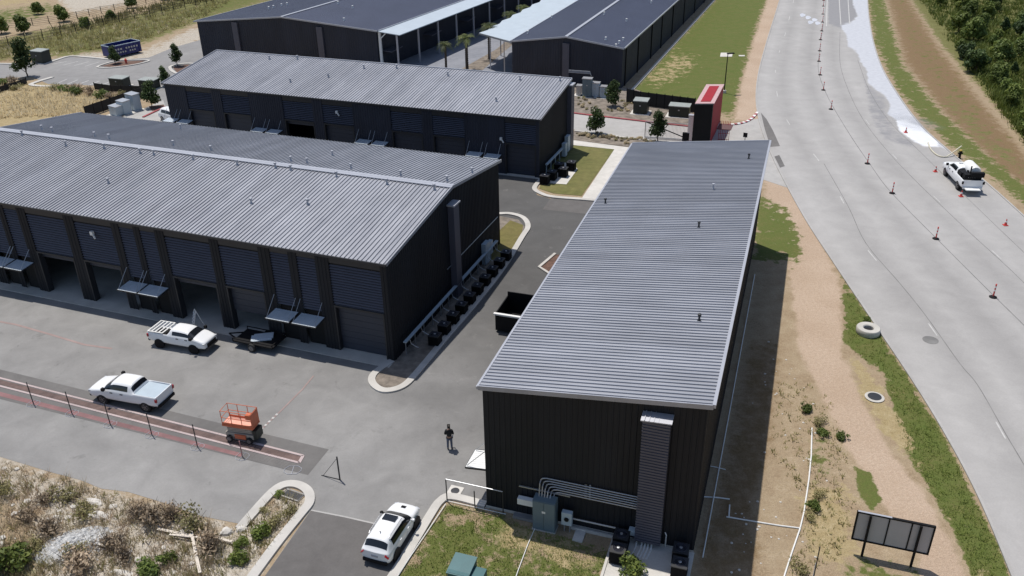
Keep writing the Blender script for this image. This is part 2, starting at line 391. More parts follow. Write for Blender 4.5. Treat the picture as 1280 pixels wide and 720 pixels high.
    col = mix(fac(sa.outputs[1], .9, .22), col, mix(rng(n_big, .4, .65), two((.45, .345, .255), (.39, .29, .21)), two((.50, .395, .30), (.42, .315, .235))))
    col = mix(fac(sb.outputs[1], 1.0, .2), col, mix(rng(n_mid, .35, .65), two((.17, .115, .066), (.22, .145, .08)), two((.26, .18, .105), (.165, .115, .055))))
    col = mix(fac(sa.outputs[2], 1.2, .2), col, mix(rng(n_mid2, .35, .65), two((.46, .42, .36), (.32, .28, .22)), two((.54, .50, .44), (.40, .35, .28))))
    col = mix(fac(sb.outputs[0], 1.2, .15), col, mix(rng(n_mid, .35, .65), two((.10, .105, .034), (.17, .155, .06)), two((.22, .20, .09), (.12, .135, .04))))
    gcol = mix(rng(n_mid, .3, .7), two((.074, .106, .024), (.125, .153, .040)), two((.165, .152, .058), (.096, .122, .030)))
    col = mix(fac(sa.outputs[0], 1.5, .12), col, gcol)
    col = mix(fac(sb.outputs[2]), col, drycol)
    hs = N.new('ShaderNodeHueSaturation'); L.new(col, hs.inputs['Color']); L.new(rng(noise(14., 3, .7, 77), .3, .7, .82, 1.16), hs.inputs['Value'])
    L.new(hs.outputs[0], b.inputs['Base Color'])
    bp = N.new('ShaderNodeBump'); bp.inputs['Strength'].default_value = .6; bp.inputs['Distance'].default_value = .15
    L.new(math_('ADD', n_mid2, math_('MULTIPLY', n_fine, .6)), bp.inputs['Height']); L.new(bp.outputs[0], b.inputs['Normal'])
    me.materials.append(m)
grid_ground()

# ------------------------------------------------------------------ paved surfaces
def spline(pts, k=6, closed=False):
    P = [Vector((p[0], p[1], 0)) for p in pts]; n = len(P); out = []
    for i in range(n if closed else n-1):
        p0 = P[(i-1) % n] if closed or i > 0 else P[0]*2-P[1]
        p1 = P[i]; p2 = P[(i+1) % n]; p3 = P[(i+2) % n] if closed or i < n-2 else P[n-1]*2-P[n-2]
        for j in range(k):
            t = j/k
            out.append(.5*((2*p1)+(p2-p0)*t+(2*p0-5*p1+4*p2-p3)*t*t+(3*p1-p0-3*p2+p3)*t**3))
    if not closed: out.append(P[-1].copy())
    return out
def surf_mat(name, c1, c2, s1=.12, s2=1.2, dark=None, bump=.1, rough=.85, lanes=None, grain=.12):
    m = bpy.data.materials.new(name); m.use_nodes = True; nt = m.node_tree; N = nt.nodes; L = nt.links
    b = N['Principled BSDF']; b.inputs['Roughness'].default_value = rough; b.inputs['Specular IOR Level'].default_value = .3
    pos = N.new('ShaderNodeNewGeometry').outputs['Position']
    def noise(s, d, r, off):
        mp = N.new('ShaderNodeMapping'); mp.inputs['Location'].default_value = (off, off, 0); L.new(pos, mp.inputs[0])
        n = N.new('ShaderNodeTexNoise'); n.inputs['Scale'].default_value = s; n.inputs['Detail'].default_value = d; n.inputs['Roughness'].default_value = r
        n.inputs['Distortion'].default_value = .4
        L.new(mp.outputs[0], n.inputs['Vector']); return n.outputs[0]
    def rng(v, a, c, lo=0., hi=1.):
        n = N.new('ShaderNodeMapRange')
        for i, x in zip((1, 2, 3, 4), (a, c, lo, hi)): n.inputs[i].default_value = x
        L.new(v, n.inputs[0]); return n.outputs[0]
    def mix(f, a, c):
        n = N.new('ShaderNodeMix'); n.data_type = 'RGBA'
        if isinstance(f, float): n.inputs[0].default_value = f
        else: L.new(f, n.inputs[0])
        for i, v in ((6, a), (7, c)):
            if isinstance(v, tuple): n.inputs[i].default_value = (*v, 1)
            else: L.new(v, n.inputs[i])
        return n.outputs[2]
    col = mix(rng(noise(s1, 6, .6, 3.), .32, .68), c1, c2)
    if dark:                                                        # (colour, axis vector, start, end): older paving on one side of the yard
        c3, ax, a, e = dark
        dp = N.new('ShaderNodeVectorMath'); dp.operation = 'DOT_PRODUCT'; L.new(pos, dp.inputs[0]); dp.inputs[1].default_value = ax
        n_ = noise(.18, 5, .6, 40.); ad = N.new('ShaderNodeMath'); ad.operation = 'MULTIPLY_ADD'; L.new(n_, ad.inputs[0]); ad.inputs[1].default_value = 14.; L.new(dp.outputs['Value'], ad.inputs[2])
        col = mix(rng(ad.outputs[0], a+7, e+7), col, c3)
    if dark:                                                        # oil and tyre stains
        s_ = rng(noise(.55, 7, .7, 90.), .60, .74); ss = N.new('ShaderNodeMath'); ss.operation = 'MULTIPLY'; L.new(s_, ss.inputs[0]); ss.inputs[1].default_value = .6
        col = mix(ss.outputs[0], col, (.10, .097, .093))
        s2_ = rng(noise(.8, 7, .7, 130.), .62, .74); s3_ = N.new('ShaderNodeMath'); s3_.operation = 'MULTIPLY'; L.new(s2_, s3_.inputs[0]); s3_.inputs[1].default_value = .35
        col = mix(s3_.outputs[0], col, (.34, .33, .31))
    if lanes:
        at = N.new('ShaderNodeAttribute'); at.attribute_name = 'lane'
        cr = N.new('ShaderNodeValToRGB'); L.new(at.outputs['Fac'], cr.inputs[0]); e = cr.color_ramp.elements
        for i, (p_, v_) in enumerate(lanes):
            el = e[i] if i < 2 else e.new(p_)
            el.position = p_; el.color = (v_, v_, v_, 1)
        mu = N.new('ShaderNodeMix'); mu.data_type = 'RGBA'; mu.blend_type = 'MULTIPLY'; mu.inputs[0].default_value = 1.
        L.new(col, mu.inputs[6]); L.new(cr.outputs[0], mu.inputs[7]); col = mu.outputs[2]
    hs = N.new('ShaderNodeHueSaturation'); L.new(col, hs.inputs['Color'])
    v1 = rng(noise(s2, 8, .65, 20.), .25, .75, 1-grain, 1+grain); v2 = rng(noise(9., 3, .7, 60.), .3, .7, .95, 1.05)
    mm = N.new('ShaderNodeMath'); mm.operation = 'MULTIPLY'; L.new(v1, mm.inputs[0]); L.new(v2, mm.inputs[1]); L.new(mm.outputs[0], hs.inputs['Value'])
    L.new(hs.outputs[0], b.inputs['Base Color'])
    if bump:
        bp = N.new('ShaderNodeBump'); bp.inputs['Strength'].default_value = bump; bp.inputs['Distance'].default_value = .02
        L.new(noise(25., 3, .7, 5.), bp.inputs['Height']); L.new(bp.outputs[0], b.inputs['Normal'])
    return m
_v = U(R(108.9))
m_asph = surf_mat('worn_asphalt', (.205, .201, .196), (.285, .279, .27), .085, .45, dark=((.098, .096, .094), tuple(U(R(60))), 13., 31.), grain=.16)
m_asph_d = surf_mat('new_dark_asphalt', (.115, .108, .104), (.145, .138, .133), .2, 1.2)
m_asph_t = surf_mat('trench_asphalt', (.135, .130, .126), (.165, .158, .152), .3, 1.0)
m_asph_p = surf_mat('parking_asphalt', (.22, .215, .212), (.27, .265, .26), .1, .8)
m_road = surf_mat('road_concrete', (.345, .335, .325), (.385, .374, .363), .06, .5, grain=.10, bump=.05,
                  lanes=[(0, .98), (.07, 1.05), (.20, .88), (.30, 1.02), (.42, .86), (.51, 1.05), (.62, .87), (.73, 1.03), (.86, .92), (1., 1.0)])
m_acc = surf_mat('access_concrete', (.36, .35, .335), (.41, .40, .385), .1, .8)
m_walk = surf_mat('walk_concrete', (.52, .50, .46), (.60, .575, .535), .3, 1.0)
m_court = surf_mat('courtyard_paving', (.20, .21, .24), (.26, .27, .30), .3, 1.2)
m_wet = mat('wet_slurry', (.48, .49, .53), .38, 0, .1, .35, col2=(.62, .63, .67))
m_foam = mat('white_foam', (.72, .73, .76), .5, 0, .1, .8)
m_damp = mat('damp_concrete', (.24, .24, .25), .45, 0, .1, .5)
def sheet(name, pix, z, m, sp=False, kind=True, world=None):
    P = world or GP(pix)
    if sp: P = spline(P, 5, True)
    b = MB(); b.poly([(p.x, p.y, z) for p in P]); o = b.build(name, m)
    if o.data.polygons[0].normal.z < 0: o.data.flip_normals()
    if kind: struct(o)
    return o
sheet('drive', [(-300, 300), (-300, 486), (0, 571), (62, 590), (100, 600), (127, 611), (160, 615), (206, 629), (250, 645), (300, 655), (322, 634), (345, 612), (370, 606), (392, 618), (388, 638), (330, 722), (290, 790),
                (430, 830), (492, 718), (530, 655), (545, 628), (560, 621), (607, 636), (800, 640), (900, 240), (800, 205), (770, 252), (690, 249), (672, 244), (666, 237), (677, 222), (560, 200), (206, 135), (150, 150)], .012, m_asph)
sheet('fresh_asphalt', [(389, 638), (430, 646), (476, 656), (530, 660), (490, 722), (430, 830), (285, 800), (330, 722)], .018, m_asph_d)
sheet('trench_asphalt', [(-300, 388), (0, 462), (200, 511), (411, 562), (385, 594), (200, 548), (0, 499), (-300, 424)], .018, m_asph_t)
sheet('alley_patch', [(690, 246), (770, 252), (756, 270), (678, 262)], .018, m_asph_d)
sheet('access_road', [(600, 125), (718, 142), (760, 147), (820, 154), (866, 159), (905, 157), (938, 150), (950, 148), (960, 180), (1000, 240), (880, 200), (822, 177), (740, 166), (718, 162), (600, 150)], .012, m_acc)
# trench drain: two pale kerbs, a rusty grate between, a strip of red paint in front
tr = MB(); tr.ribbon(GP([(-300, 396), (0, 473), (379, 570)]), -.075, .075, .018, .05); struct(tr.build('drain_kerb', m_pinkw))
tr = MB(); tr.ribbon(GP([(-300, 406), (0, 483), (374, 579)]), -.075, .075, .018, .05); struct(tr.build('drain_kerb', m_pinkw))
tr = MB(); tr.ribbon(GP([(379, 570), (374, 579)]), -.1, .1, .018, .05); struct(tr.build('drain_kerb', m_pinkw))
m_grate = mat('rusty_drain_grate', (.13, .085, .075), .8, 0, .4, 1.2)
sheet('drain_grate', [(-300, 398), (0, 475), (377, 571), (373, 578), (0, 481), (-300, 404)], .028, m_grate)
m_redp = mat('worn_red_paint', (.22, .115, .115), .8, 0, .25, .9)
sheet('red_paint_strip', [(-300, 412), (0, 490), (150, 528), (303, 567), (301, 571.5), (150, 533.5), (0, 495.5), (-300, 418)], .024, m_redp)
def strip(name, pix, wd, m, z=.022, world=None, smooth=False):
    P = world or GP(pix)
    if smooth: P = spline(P, 5)
    b = MB(); b.ribbon(P, -wd/2, wd/2, z, z); o = b.build(name, m)
    if o.data.polygons[0].normal.z < 0: o.data.flip_normals()
    return struct(o)
m_faint = mat('faded_red_line', (.30, .225, .21), .85, 0, .15, .8)
strip('painted_line', [(-40, 395), (20, 406), (62, 418), (105, 431), (140, 436)], .20, m_faint)
strip('painted_line', [(392, 470), (378, 487), (352, 513), (326, 538)], .11, m_faint, .026)
for k in range(5): strip('painted_dash', [(347-k*4.6, 517.5+k*4.4), (345-k*4.6, 519.4+k*4.4)], .16, m_line, .03)
strip('asphalt_seam', [(389, 638), (430, 646), (478, 657)], .10, m_acc, .022)
# B-garage front slab
# ---- kerbs
def kerb(name, pix, w, h=.13, m=None, smooth=True, closed=False, z0=.0):
    P = GP(pix)
    if smooth: P = spline(P, 5, closed)
    b = MB(); b.ribbon(P, -w/2, w/2, z0, h, closed); return struct(b.build(name, m or m_kerb))
kerb('kerb', [(300, 662), (318, 641), (341, 616), (356, 607), (372, 607), (385, 615), (387, 629), (375, 645), (350, 676), (326, 708), (300, 744), (260, 800)], .55)
kerb('kerb', [(470, 752), (492, 720), (517, 680), (538, 645), (550, 628), (565, 622), (607, 632)], .5)
kerb('kerb', [(490, 452), (468, 468), (466, 480), (480, 489), (503, 484), (522, 466), (556, 425), (592, 383), (628, 337), (652, 298), (660, 284), (654, 273), (638, 268), (622, 268)], .5)
kerb('kerb', [(677, 224), (668, 236), (677, 243), (692, 247), (730, 250), (775, 254)], .5)
kerb('kerb', [(718, 164), (740, 167), (820, 178), (850, 182)], .35)
kerb('red_kerb', [(600, 126), (718, 142), (760, 147), (820, 154), (866, 159)], .3, .14, m_redk)
rwk = spline(GP([(905, 157), (925, 155), (938, 150), (947, 141)]), 5)
for k in range(0, len(rwk)-1):
    b = MB(); b.ribbon(rwk[k:k+2], -.16, .16, 0, .14); struct(b.build('red_kerb' if k % 2 else 'kerb', m_redk if k % 2 else m_white))
kerb('kerb', [(694, 318), (674, 335), (688, 344), (720, 346)], .25, .15, None, False)
sheet('mulch_bed', [(694, 319), (676, 335), (688, 342), (740, 344), (740, 320)], .06, m_mulch)
# planting strip with the condenser pads right of the twin garage
sheet('gravel_bed', [(489, 456), (470, 470), (468, 480), (481, 487), (502, 482), (520, 465), (555, 424), (590, 382), (626, 336), (650, 298), (656, 284), (648, 275), (622, 270), (596, 300)], .05, m_mulch2)
m_lawn = surf_mat('yellowing_lawn', (.165, .135, .05), (.135, .125, .035), .5, 1.5, grain=.25, bump=.5)
sheet('lawn', [(612, 300), (638, 276), (654, 282), (652, 294), (632, 322), (604, 330)], .06, m_lawn)
m_lawn2 = surf_mat('mown_lawn', (.115, .12, .035), (.17, .155, .055), .35, 1.5, grain=.25, bump=.5)
sheet('lawn', [(674, 236), (692, 242), (727, 245), (768, 187), (718, 182), (700, 182), (676, 230)], .03, m_lawn2)
sheet('lawn', [(747, 247), (784, 190), (830, 194), (790, 250)], .03, m_lawn2)
sheet('footpath', [(726, 250), (768, 187), (700, 180), (700, 174), (720, 176), (820, 189), (820, 194), (784, 190), (745, 251)], .045, m_walk)
sheet('condenser_pad', [(678, 229), (708, 231), (722, 212), (716, 204), (700, 204)], .06, m_walk)
sheet('planting_bed', [(718, 164), (740, 167), (830, 179), (830, 189), (720, 176), (700, 174), (700, 161)], .05, m_mulch2)
sheet('planting_bed', [(700, 108), (790, 110), (866, 140), (866, 158), (820, 153), (760, 146), (718, 141), (650, 132)], .03, m_mulch2)
# the courtyard between the two far garages
sheet('courtyard', [(380, 100), (460, 80), (560, 0), (600, -60), (800, -100), (760, 0), (640, 90), (630, 105), (600, 115)], .012, m_court)
sheet('planter_strip', [(575, 95), (603, 88), (626, 68), (660, 40), (700, 5), (690, 5), (620, 62), (570, 90)], .03, m_mulch2)
# parking lot, upper left
sheet('parking_lot', [(-420, 70), (0, 80), (42, 78), (86, 71), (148, 75), (186, 72), (215, 60), (250, 50), (262, 80), (300, 130), (206, 150), (203, 128), (170, 112), (118, 107), (60, 105), (40, 96), (0, 98), (-420, 92)], .012, m_asph_p)
sheet('side_yard', [(140, 152), (170, 140), (204, 125), (212, 150), (206, 165), (160, 160)], .016, m_acc)
kerb('kerb', [(-420, 70), (0, 80), (42, 80), (62, 78), (86, 71), (110, 72), (150, 76)], .5)
kerb('kerb', [(66, 97), (46, 103), (40, 107), (70, 109)], .7)
kerb('kerb', [(122, 84), (150, 76), (186, 76), (170, 81), (140, 85)], .35, .14, m_kerb, True, True)
sheet('mulch_bed', [(126, 83), (150, 77), (182, 76), (168, 81), (140, 84)], .05, m_mulch)
kerb('kerb', [(213, 84), (232, 80), (252, 82), (238, 91), (220, 92)], .5, .14, m_kerb, True, True)
sheet('mulch_bed', [(216, 84), (233, 81), (250, 82), (237, 89), (221, 91)], .05, m_mulch)
sheet('mulch_bed', [(186, 133), (205, 131), (207, 136), (190, 139)], .05, m_mulch)
kerb('red_kerb', [(179, 147), (196, 139), (208, 134)], .3, .14, m_redk, False)
for k in range(5): strip('parking_line', [(80+k*13.5-14, 80.5+k*.8), (80+k*13.5+4, 76.5+k*.3)], .16, m_line, .02)
for k in range(5): strip('parking_line', [(70+k*13.5, 105+k*.6), (84+k*13.5, 99+k*.8)], .16, m_line, .02)

# ------------------------------------------------------------------ the road
RL = spline(GP([(990, -100), (984, -40), (974, 0), (957, 55), (946, 100), (946, 140), (962, 190), (1000, 264), (1040, 327), (1090, 402), (1140, 477), (1182, 546), (1222, 622), (1264, 722), (1330, 890)]), 8)
RR = spline(GP([(1092, -100), (1086, -40), (1085, 0), (1090, 42), (1102, 82), (1124, 120), (1152, 157), (1188, 190), (1240, 234), (1300, 288), (1372, 352), (1452, 430), (1534, 522), (1634, 640), (1760, 790)]), 8)
WETP = [(1064, -60), (1066, 6), (1072, 20), (1064, 27), (1050, 32), (1058, 44), (1060, 58), (1071, 65), (1076, 78), (1083, 88), (1085, 104), (1096, 113), (1108, 122), (1113, 132), (1109, 142), (1122, 152), (1124, 163), (1140, 172), (1152, 182), (1168, 181), (1190, 190), (1170, 160), (1140, 140), (1126, 118), (1108, 88), (1096, 50), (1092, 0), (1090, -60)]
FOAMP = [(1120, 150), (1134, 150), (1150, 158), (1172, 175), (1174, 184), (1156, 183), (1138, 174), (1124, 163)]
DAMPP = [(1034, -60), (1035, 30), (1052, 36), (1064, 30), (1072, 20), (1064, -60)]
DRYP = [(1085, 104), (1075, 80), (1085, 150), (1105, 178), (1150, 188), (1140, 172), (1122, 163), (1109, 142), (1108, 122)]
def road():
    RL2 = spline(RL[::4], 12); RR2 = spline(RR[::4], 12); n = len(RL2); m = 81
    A = np.array(RL2); B = np.array(RR2); t = np.linspace(0, 1, m)[None, :, None]
    V = (A[:, None, :]*(1-t)+B[:, None, :]*t).reshape(-1, 3); V[:, 2] = .03
    lane = np.tile(np.linspace(0, 1, m), n)
    idx = np.arange(n*m).reshape(n, m); F = np.stack([idx[:-1, :-1], idx[:-1, 1:], idx[1:, 1:], idx[1:, :-1]], -1).reshape(-1, 4)
    me = bpy.data.meshes.new('road'); me.from_pydata(V.tolist(), [], F.tolist()); me.materials.append(m_road); me.update()
    o = bpy.data.objects.new('road', me); C.objects.link(o); struct(o)
    if me.polygons[0].normal.z < 0: me.flip_normals()
    d = V-np.array([0, 0, CAM_H]); z = d@np.array(_fw); px = 640+CAM_F*(d@np.array(_r2))/z; py = 360-CAM_F*(d@np.array(_u2))/z
    for nm, val in (('lane', lane), ('wet', smooth01(.5+sdf(px, py, WETP)/10)), ('foam', smooth01(.5+sdf(px, py, FOAMP)/10)), ('damp', np.maximum(.9*smooth01(.5+sdf(px, py, DAMPP)/8), .6*smooth01(.5+sdf(px, py, DRYP)/14)))):
        a = me.attributes.new(nm, 'FLOAT', 'POINT'); a.data.foreach_set('value', val.astype(np.float32))
    # wet slurry and foam lying on the slab, ragged by noise
    nt = m_road.node_tree; N = nt.nodes; L = nt.links; bs = N['Principled BSDF']; src = bs.inputs['Base Color'].links[0].from_socket
    pos = N.new('ShaderNodeNewGeometry').outputs['Position']
    nz = N.new('ShaderNodeTexNoise'); nz.inputs['Scale'].default_value = .55; nz.inputs['Detail'].default_value = 8; nz.inputs['Roughness'].default_value = .68; L.new(pos, nz.inputs['Vector'])
    n2 = N.new('ShaderNodeTexNoise'); n2.inputs['Scale'].default_value = 1.6; n2.inputs['Detail'].default_value = 6; L.new(pos, n2.inputs['Vector'])
    def layer(attr, col1, col2, k, lo, hi, src):
        at = N.new('ShaderNodeAttribute'); at.attribute_name = attr
        ma = N.new('ShaderNodeMath'); ma.operation = 'MULTIPLY_ADD'; L.new(nz.outputs[0], ma.inputs[0]); ma.inputs[1].default_value = k; L.new(at.outputs['Fac'], ma.inputs[2])
        mr = N.new('ShaderNodeMapRange'); mr.interpolation_type = 'SMOOTHSTEP'; mr.inputs[1].default_value = lo+k*.5; mr.inputs[2].default_value = hi+k*.5; L.new(ma.outputs[0], mr.inputs[0])
        mc = N.new('ShaderNodeMix'); mc.data_type = 'RGBA'; L.new(n2.outputs[0], mc.inputs[0]); mc.inputs[6].default_value = (*col1, 1); mc.inputs[7].default_value = (*col2, 1)
        mx = N.new('ShaderNodeMix'); mx.data_type = 'RGBA'; L.new(mr.outputs[0], mx.inputs[0]); L.new(src, mx.inputs[6]); L.new(mc.outputs[2], mx.inputs[7]); return mx.outputs[2], mr.outputs[0]
    src, _ = layer('damp', (.22, .22, .228), (.29, .285, .29), 1.2, .35, .75, src)
    src, wf = layer('wet', (.40, .41, .44), (.62, .63, .66), 1.1, .35, .75, src)
    src, _ = layer('foam', (.62, .64, .67), (.82, .83, .85), 1.0, .3, .8, src)
    L.new(src, bs.inputs['Base Color'])
    rr = N.new('ShaderNodeMapRange'); rr.inputs[3].default_value = .85; rr.inputs[4].default_value = .5; L.new(wf, rr.inputs[0]); L.new(rr.outputs[0], bs.inputs['Roughness'])
    return o
ROAD = road()
b = MB(); b.ribbon(RL, -.16, 0, 0, .10); struct(b.build('road_kerb', m_acc))
b = MB(); b.ribbon(RR, 0, .16, 0, .10); struct(b.build('road_kerb', m_acc))
J1 = [(1035, -30), (1031, 15), (1025, 60), (1023, 88), (1034, 120), (1060, 165), (1087, 205), (1113, 240), (1170, 298), (1235, 363), (1300, 428), (1400, 540)]
J2 = [(1050, 40), (1050, 78), (1060, 112), (1079, 150), (1110, 190), (1142, 224), (1175, 256), (1212, 291), (1282, 356), (1400, 480)]
J3 = [(1000, -20), (985, 40), (973, 80), (975, 120), (990, 155), (1030, 205), (1060, 258), (1082, 304), (1125, 355), (1157, 395), (1199, 454), (1222, 482), (1257, 543), (1290, 600), (1340, 700)]
J4 = [(1072, 75), (1086, 112), (1110, 150), (1150, 190), (1207, 246), (1282, 318), (1360, 390)]
for J, wd in ((J1, .075), (J2, .06), (J4, .055)): strip('road_joint', J, wd, m_joint, .036, None, True)
strip('road_joint', J3[5:], .06, m_joint, .036, None, True)
def dashes(J, on, off, wd):
    P = spline(GP(J), 12); acc = 0; cur = []; ink = True
    for a, bb in zip(P[:-1], P[1:]):
        l = (bb-a).length; acc += l
        if ink: cur += ([a] if not cur else [])+[bb]
        if acc > (on if ink else off):
            if ink and len(cur) > 1: strip('lane_dash', None, wd, m_line, .038, cur)
            acc = 0; ink = not ink; cur = []
dashes([(p[0]-3, p[1]+1) for p in J3], 1.6, 10.4, .10)
dashes([(p[0]+3, p[1]) for p in J2[3:]], 1.2, 10.8, .08)
strip('edge_line', [(1035, -40), (1034, 0), (1033, 33)], .16, m_line, .038)
strip('lane_line', [(1047, -40), (1049, 0), (1051, 31)], .16, m_line, .042)
strip('lane_line', [(1058, -40), (1060, 0), (1062, 30)], .16, m_line, .042)
for q in ((1010, 22), (1013, 28), (1018, 25), (1022, 29), (1003, 19)): sheet('slurry_splash', [(q[0]-3, q[1]-1), (q[0], q[1]-2), (q[0]+4, q[1]), (q[0]+1, q[1]+2), (q[0]-2, q[1]+2)], .042, m_wet, True)
sheet('entry_asphalt', [(951, 141), (958, 149), (966, 163), (975, 183), (963, 184), (956, 162)], .036, m_asph_t)
sheet('asphalt_patch', [(968, 196), (974, 194), (981, 208), (975, 210)], .036, m_asph_t)
# ------------------------------------------------------------------ garages
def ribwall(mb, a, b, za, zb, z0, out, period=.3, depth=.035, z0b=None):
    a = Vector((a[0], a[1], 0)); b = Vector((b[0], b[1], 0)); L_ = (b-a).length; d = (b-a)/L_; o = Vector((out[0], out[1], 0))
    z0b = z0 if z0b is None else z0b
    n = max(1, round(L_/period)); p = L_/n; prof = []
    for i in range(n):
        s = i*p; prof += [(s, 0), (s+p*.62, 0), (s+p*.72, depth), (s+p*.88, depth), (s+p*.98, 0)]
    prof.append((L_, 0))
    v = []
    for s, h in prof:
        q = a+d*s+o*h; t = s/L_; v += [(q.x, q.y, z0+(z0b-z0)*t), (q.x, q.y, za+(zb-za)*t)]
    f = [(2*i, 2*i+2, 2*i+3, 2*i+1) for i in range(len(prof)-1)]
    mb.add(v, f)
def slab4(mb, c, t):                                                  # a thick panel from four top corners
    v = [Vector(p) for p in c]+[Vector(p)-Vector((0, 0, t)) for p in c]
    mb.add(v, [(0, 1, 2, 3), (7, 6, 5, 4), (0, 4, 5, 1), (1, 5, 6, 2), (2, 6, 7, 3), (3, 7, 4, 0)])
def seam_roof(name, e0, e1, r1, r0, m, parent, pitch=.42, rw=.045, rh=.075, t=.14):
    mb = MB(); slab4(mb, (e0, e1, r1, r0), t)
    e0, e1, r0, r1 = map(Vector, (e0, e1, r0, r1)); L_ = (e1-e0).length; n = int(L_/pitch)
    for i in range(n+1):
        k = (i+.5)/(n+1)
        mb.bar(e0.lerp(e1, k)+Vector((0, 0, rh/2-.005)), r0.lerp(r1, k)+Vector((0, 0, rh/2-.005)), rw, rh)
    return mb.build(name, m, parent)
def louver(mb, x0, x1, z0, z1, y, pitch=.21):
    n = int((z1-z0)/pitch)
    mb.mi = 1; mb.box(x0, x1, y+.07, y+.09, z0, z1); mb.mi = 0
    for i in range(n):
        z = z0+(i+.5)*pitch
        mb.add([(x0, y-.05, z-.05), (x1, y-.05, z-.05), (x1, y+.06, z+.055), (x0, y+.06, z+.055)], [(0, 1, 2, 3)])
def rail_door(mb, x0, x1, z0, z1, y, n=7):
    for i in range(n):
        a = z0+(z1-z0)*i/n; b = z0+(z1-z0)*(i+1)/n
        mb.box(x0, x1, y, y+.05, a+.012, b-.012)
    mb.box(x0, x1, y+.02, y+.06, z0, z1)
def awning(parent, x, z, wd=2.0, pr=1.3, sgn=-1, axis='y', y0=0.):
    def T(a, b, c): return (x+a, y0+sgn*b, c) if axis == 'y' else (x+sgn*b, y0+a, c)
    mb = MB(); n = 9
    for i in range(n):
        a0 = -wd/2+wd*i/n; a1 = -wd/2+wd*(i+1)/n
        q = [T(a0+.008, .02, z+.12), T(a1-.008, .02, z+.12), T(a1-.008, pr, z), T(a0+.008, pr, z)]
        slab4(mb, q, .05)
    aw = mb.build('awning', m_awn, parent)
    fb = MB()
    for a in (-wd/2, wd/2): fb.bar(T(a, 0, z+.08), T(a, pr, z-.05), .06, .1)
    fb.bar(T(-wd/2, pr, z-.05), T(wd/2, pr, z-.05), .06, .1)
    fb.build('awning_frame', m_trim, aw)
    for a in (-wd/2+.1, wd/2-.1):
        rb = MB(); rb.tube([T(a, pr*.95, z+.05), T(a, .02, z+1.3)], .022, 6); rb.build('rod', m_steel, aw)
    return aw
def vent(roof, x, y, z, h=.55, r=.09, m=None):
    mb = MB(); mb.lathe([(r*1.9, 0), (r*1.7, .06), (r, .12), (r, h-.16), (r*1.7, h-.14), (r*1.7, h-.02), (r*.8, h)], (x, y, z-.02), 10)
    return mb.build('vent_pipe', m or m_cap, roof, True)
class Local:
    def __init__(s, o, az): s.o = Vector((o[0], o[1], 0)); s.az = az; s.x = U(az+R(90)); s.y = U(az)
    def to(s, p): d = Vector((p[0], p[1], 0))-s.o; return d.dot(s.x), d.dot(s.y)
    def at(s, x, y, z=0): q = s.o+s.x*x+s.y*y; return Vector((q.x, q.y, z))

# ---- the near single garage (dark, one slope)
FA = Local((-1.6, 36.85), R(18.85)); WA, LA, HLA, HRA = 11.4, 39.6, 8.18, 9.46
GA = thing('garage_building', 'nearest charcoal garage with one grey seamed slope, beside the dirt verge of the road', 'garage', FA.at(0, 0), -FA.az, 'charcoal metal garages')
mb = MB(); ribwall(mb, (0, 0), (WA, 0), HLA-.05, HRA-.05, 0, (0, -1)); mb.build('front_wall', m_wall, GA)
mb = MB(); ribwall(mb, (WA, 0), (WA, LA), HRA-.05, HRA-.05, 0, (1, 0)); mb.build('side_wall', m_wall, GA)
mb = MB(); ribwall(mb, (0, LA), (0, 0), HLA-.05, HLA-.05, 0, (-1, 0)); mb.build('side_wall', m_wall, GA)
mb = MB(); ribwall(mb, (WA, LA), (0, LA), HRA-.05, HLA-.05, 0, (0, 1)); mb.build('rear_wall', m_wall, GA)
RA = seam_roof('roof', (-.18, -.16, HLA), (-.18, LA+.15, HLA), (WA+.2, LA+.15, HRA+.02), (WA+.2, -.16, HRA+.02), m_roof_y, GA, .31)
def roofzA(x): return HLA+(HRA-HLA)*x/WA
mb = MB(); mb.bar((-.25, -.18, HLA-.06), (-.25, LA+.17, HLA-.06), .12, .16); mb.build('gutter', m_cap, RA)
mb = MB(); mb.bar((WA+.24, -.18, HRA+.02), (WA+.24, LA+.17, HRA+.02), .16, .2); mb.build('edge_trim', m_cap, RA)
mb = MB(); mb.bar((-.2, -.2, HLA-.03), (WA+.2, -.2, HRA-.01), .08, .26); mb.build('rake_trim', m_roof, RA)
mb = MB(); mb.bar((-.2, LA+.19, HLA-.03), (WA+.2, LA+.19, HRA-.01), .08, .26); mb.build('rake_trim', m_cap, RA)
for q in ((873, 409), (873, 288), (935, 205), (891, 240), (757, 245)):
    x, y = FA.to(G(q[0], q[1], 8.9)); vent(RA, x, y, roofzA(x), .5, .06, m_trim if q[1] != 240 else None)
mb = MB()
for i in range(44):
    z = .5+i*.176; mb.box(8.4, 9.75, -.56, -.52, z, z+.10)
mb.box(8.42, 9.73, -.52, -.03, .4, 8.28); CH = mb.build('conduit_chase', m_louver, GA)
mb = MB(); slab4(mb, ((8.32, -.66, 8.3), (9.83, -.66, 8.38), (9.83, -.04, 8.52), (8.32, -.04, 8.44)), .06)
for i in range(6): x = 8.5+i*.23; mb.bar((x, -.66, 8.33), (x, -.04, 8.48), .04, .05)
mb.build('chase_cap', m_roof, CH)
mb = MB()
for i, x in enumerate((8.5, 8.78, 8.95, 9.12, 9.3)): mb.tube([(x, -.3, .45), (x, -.34, .2), (x, -.6, .07), (x-.1, -1.3, .07)], .05, 8)
mb.build('pipe_stubs', m_white, CH); mb = MB(); mb.tube([(9.9, -.05, 1.0), (9.98, -.12, .9), (9.98, -.12, .1)], .035, 8); mb.build('drain_pipe', m_white, CH)
mb = MB(); mb.box(-.04, WA+.05, -.08, -.045, -.02, .16); mb.build('slab_edge', m_conc, GA)
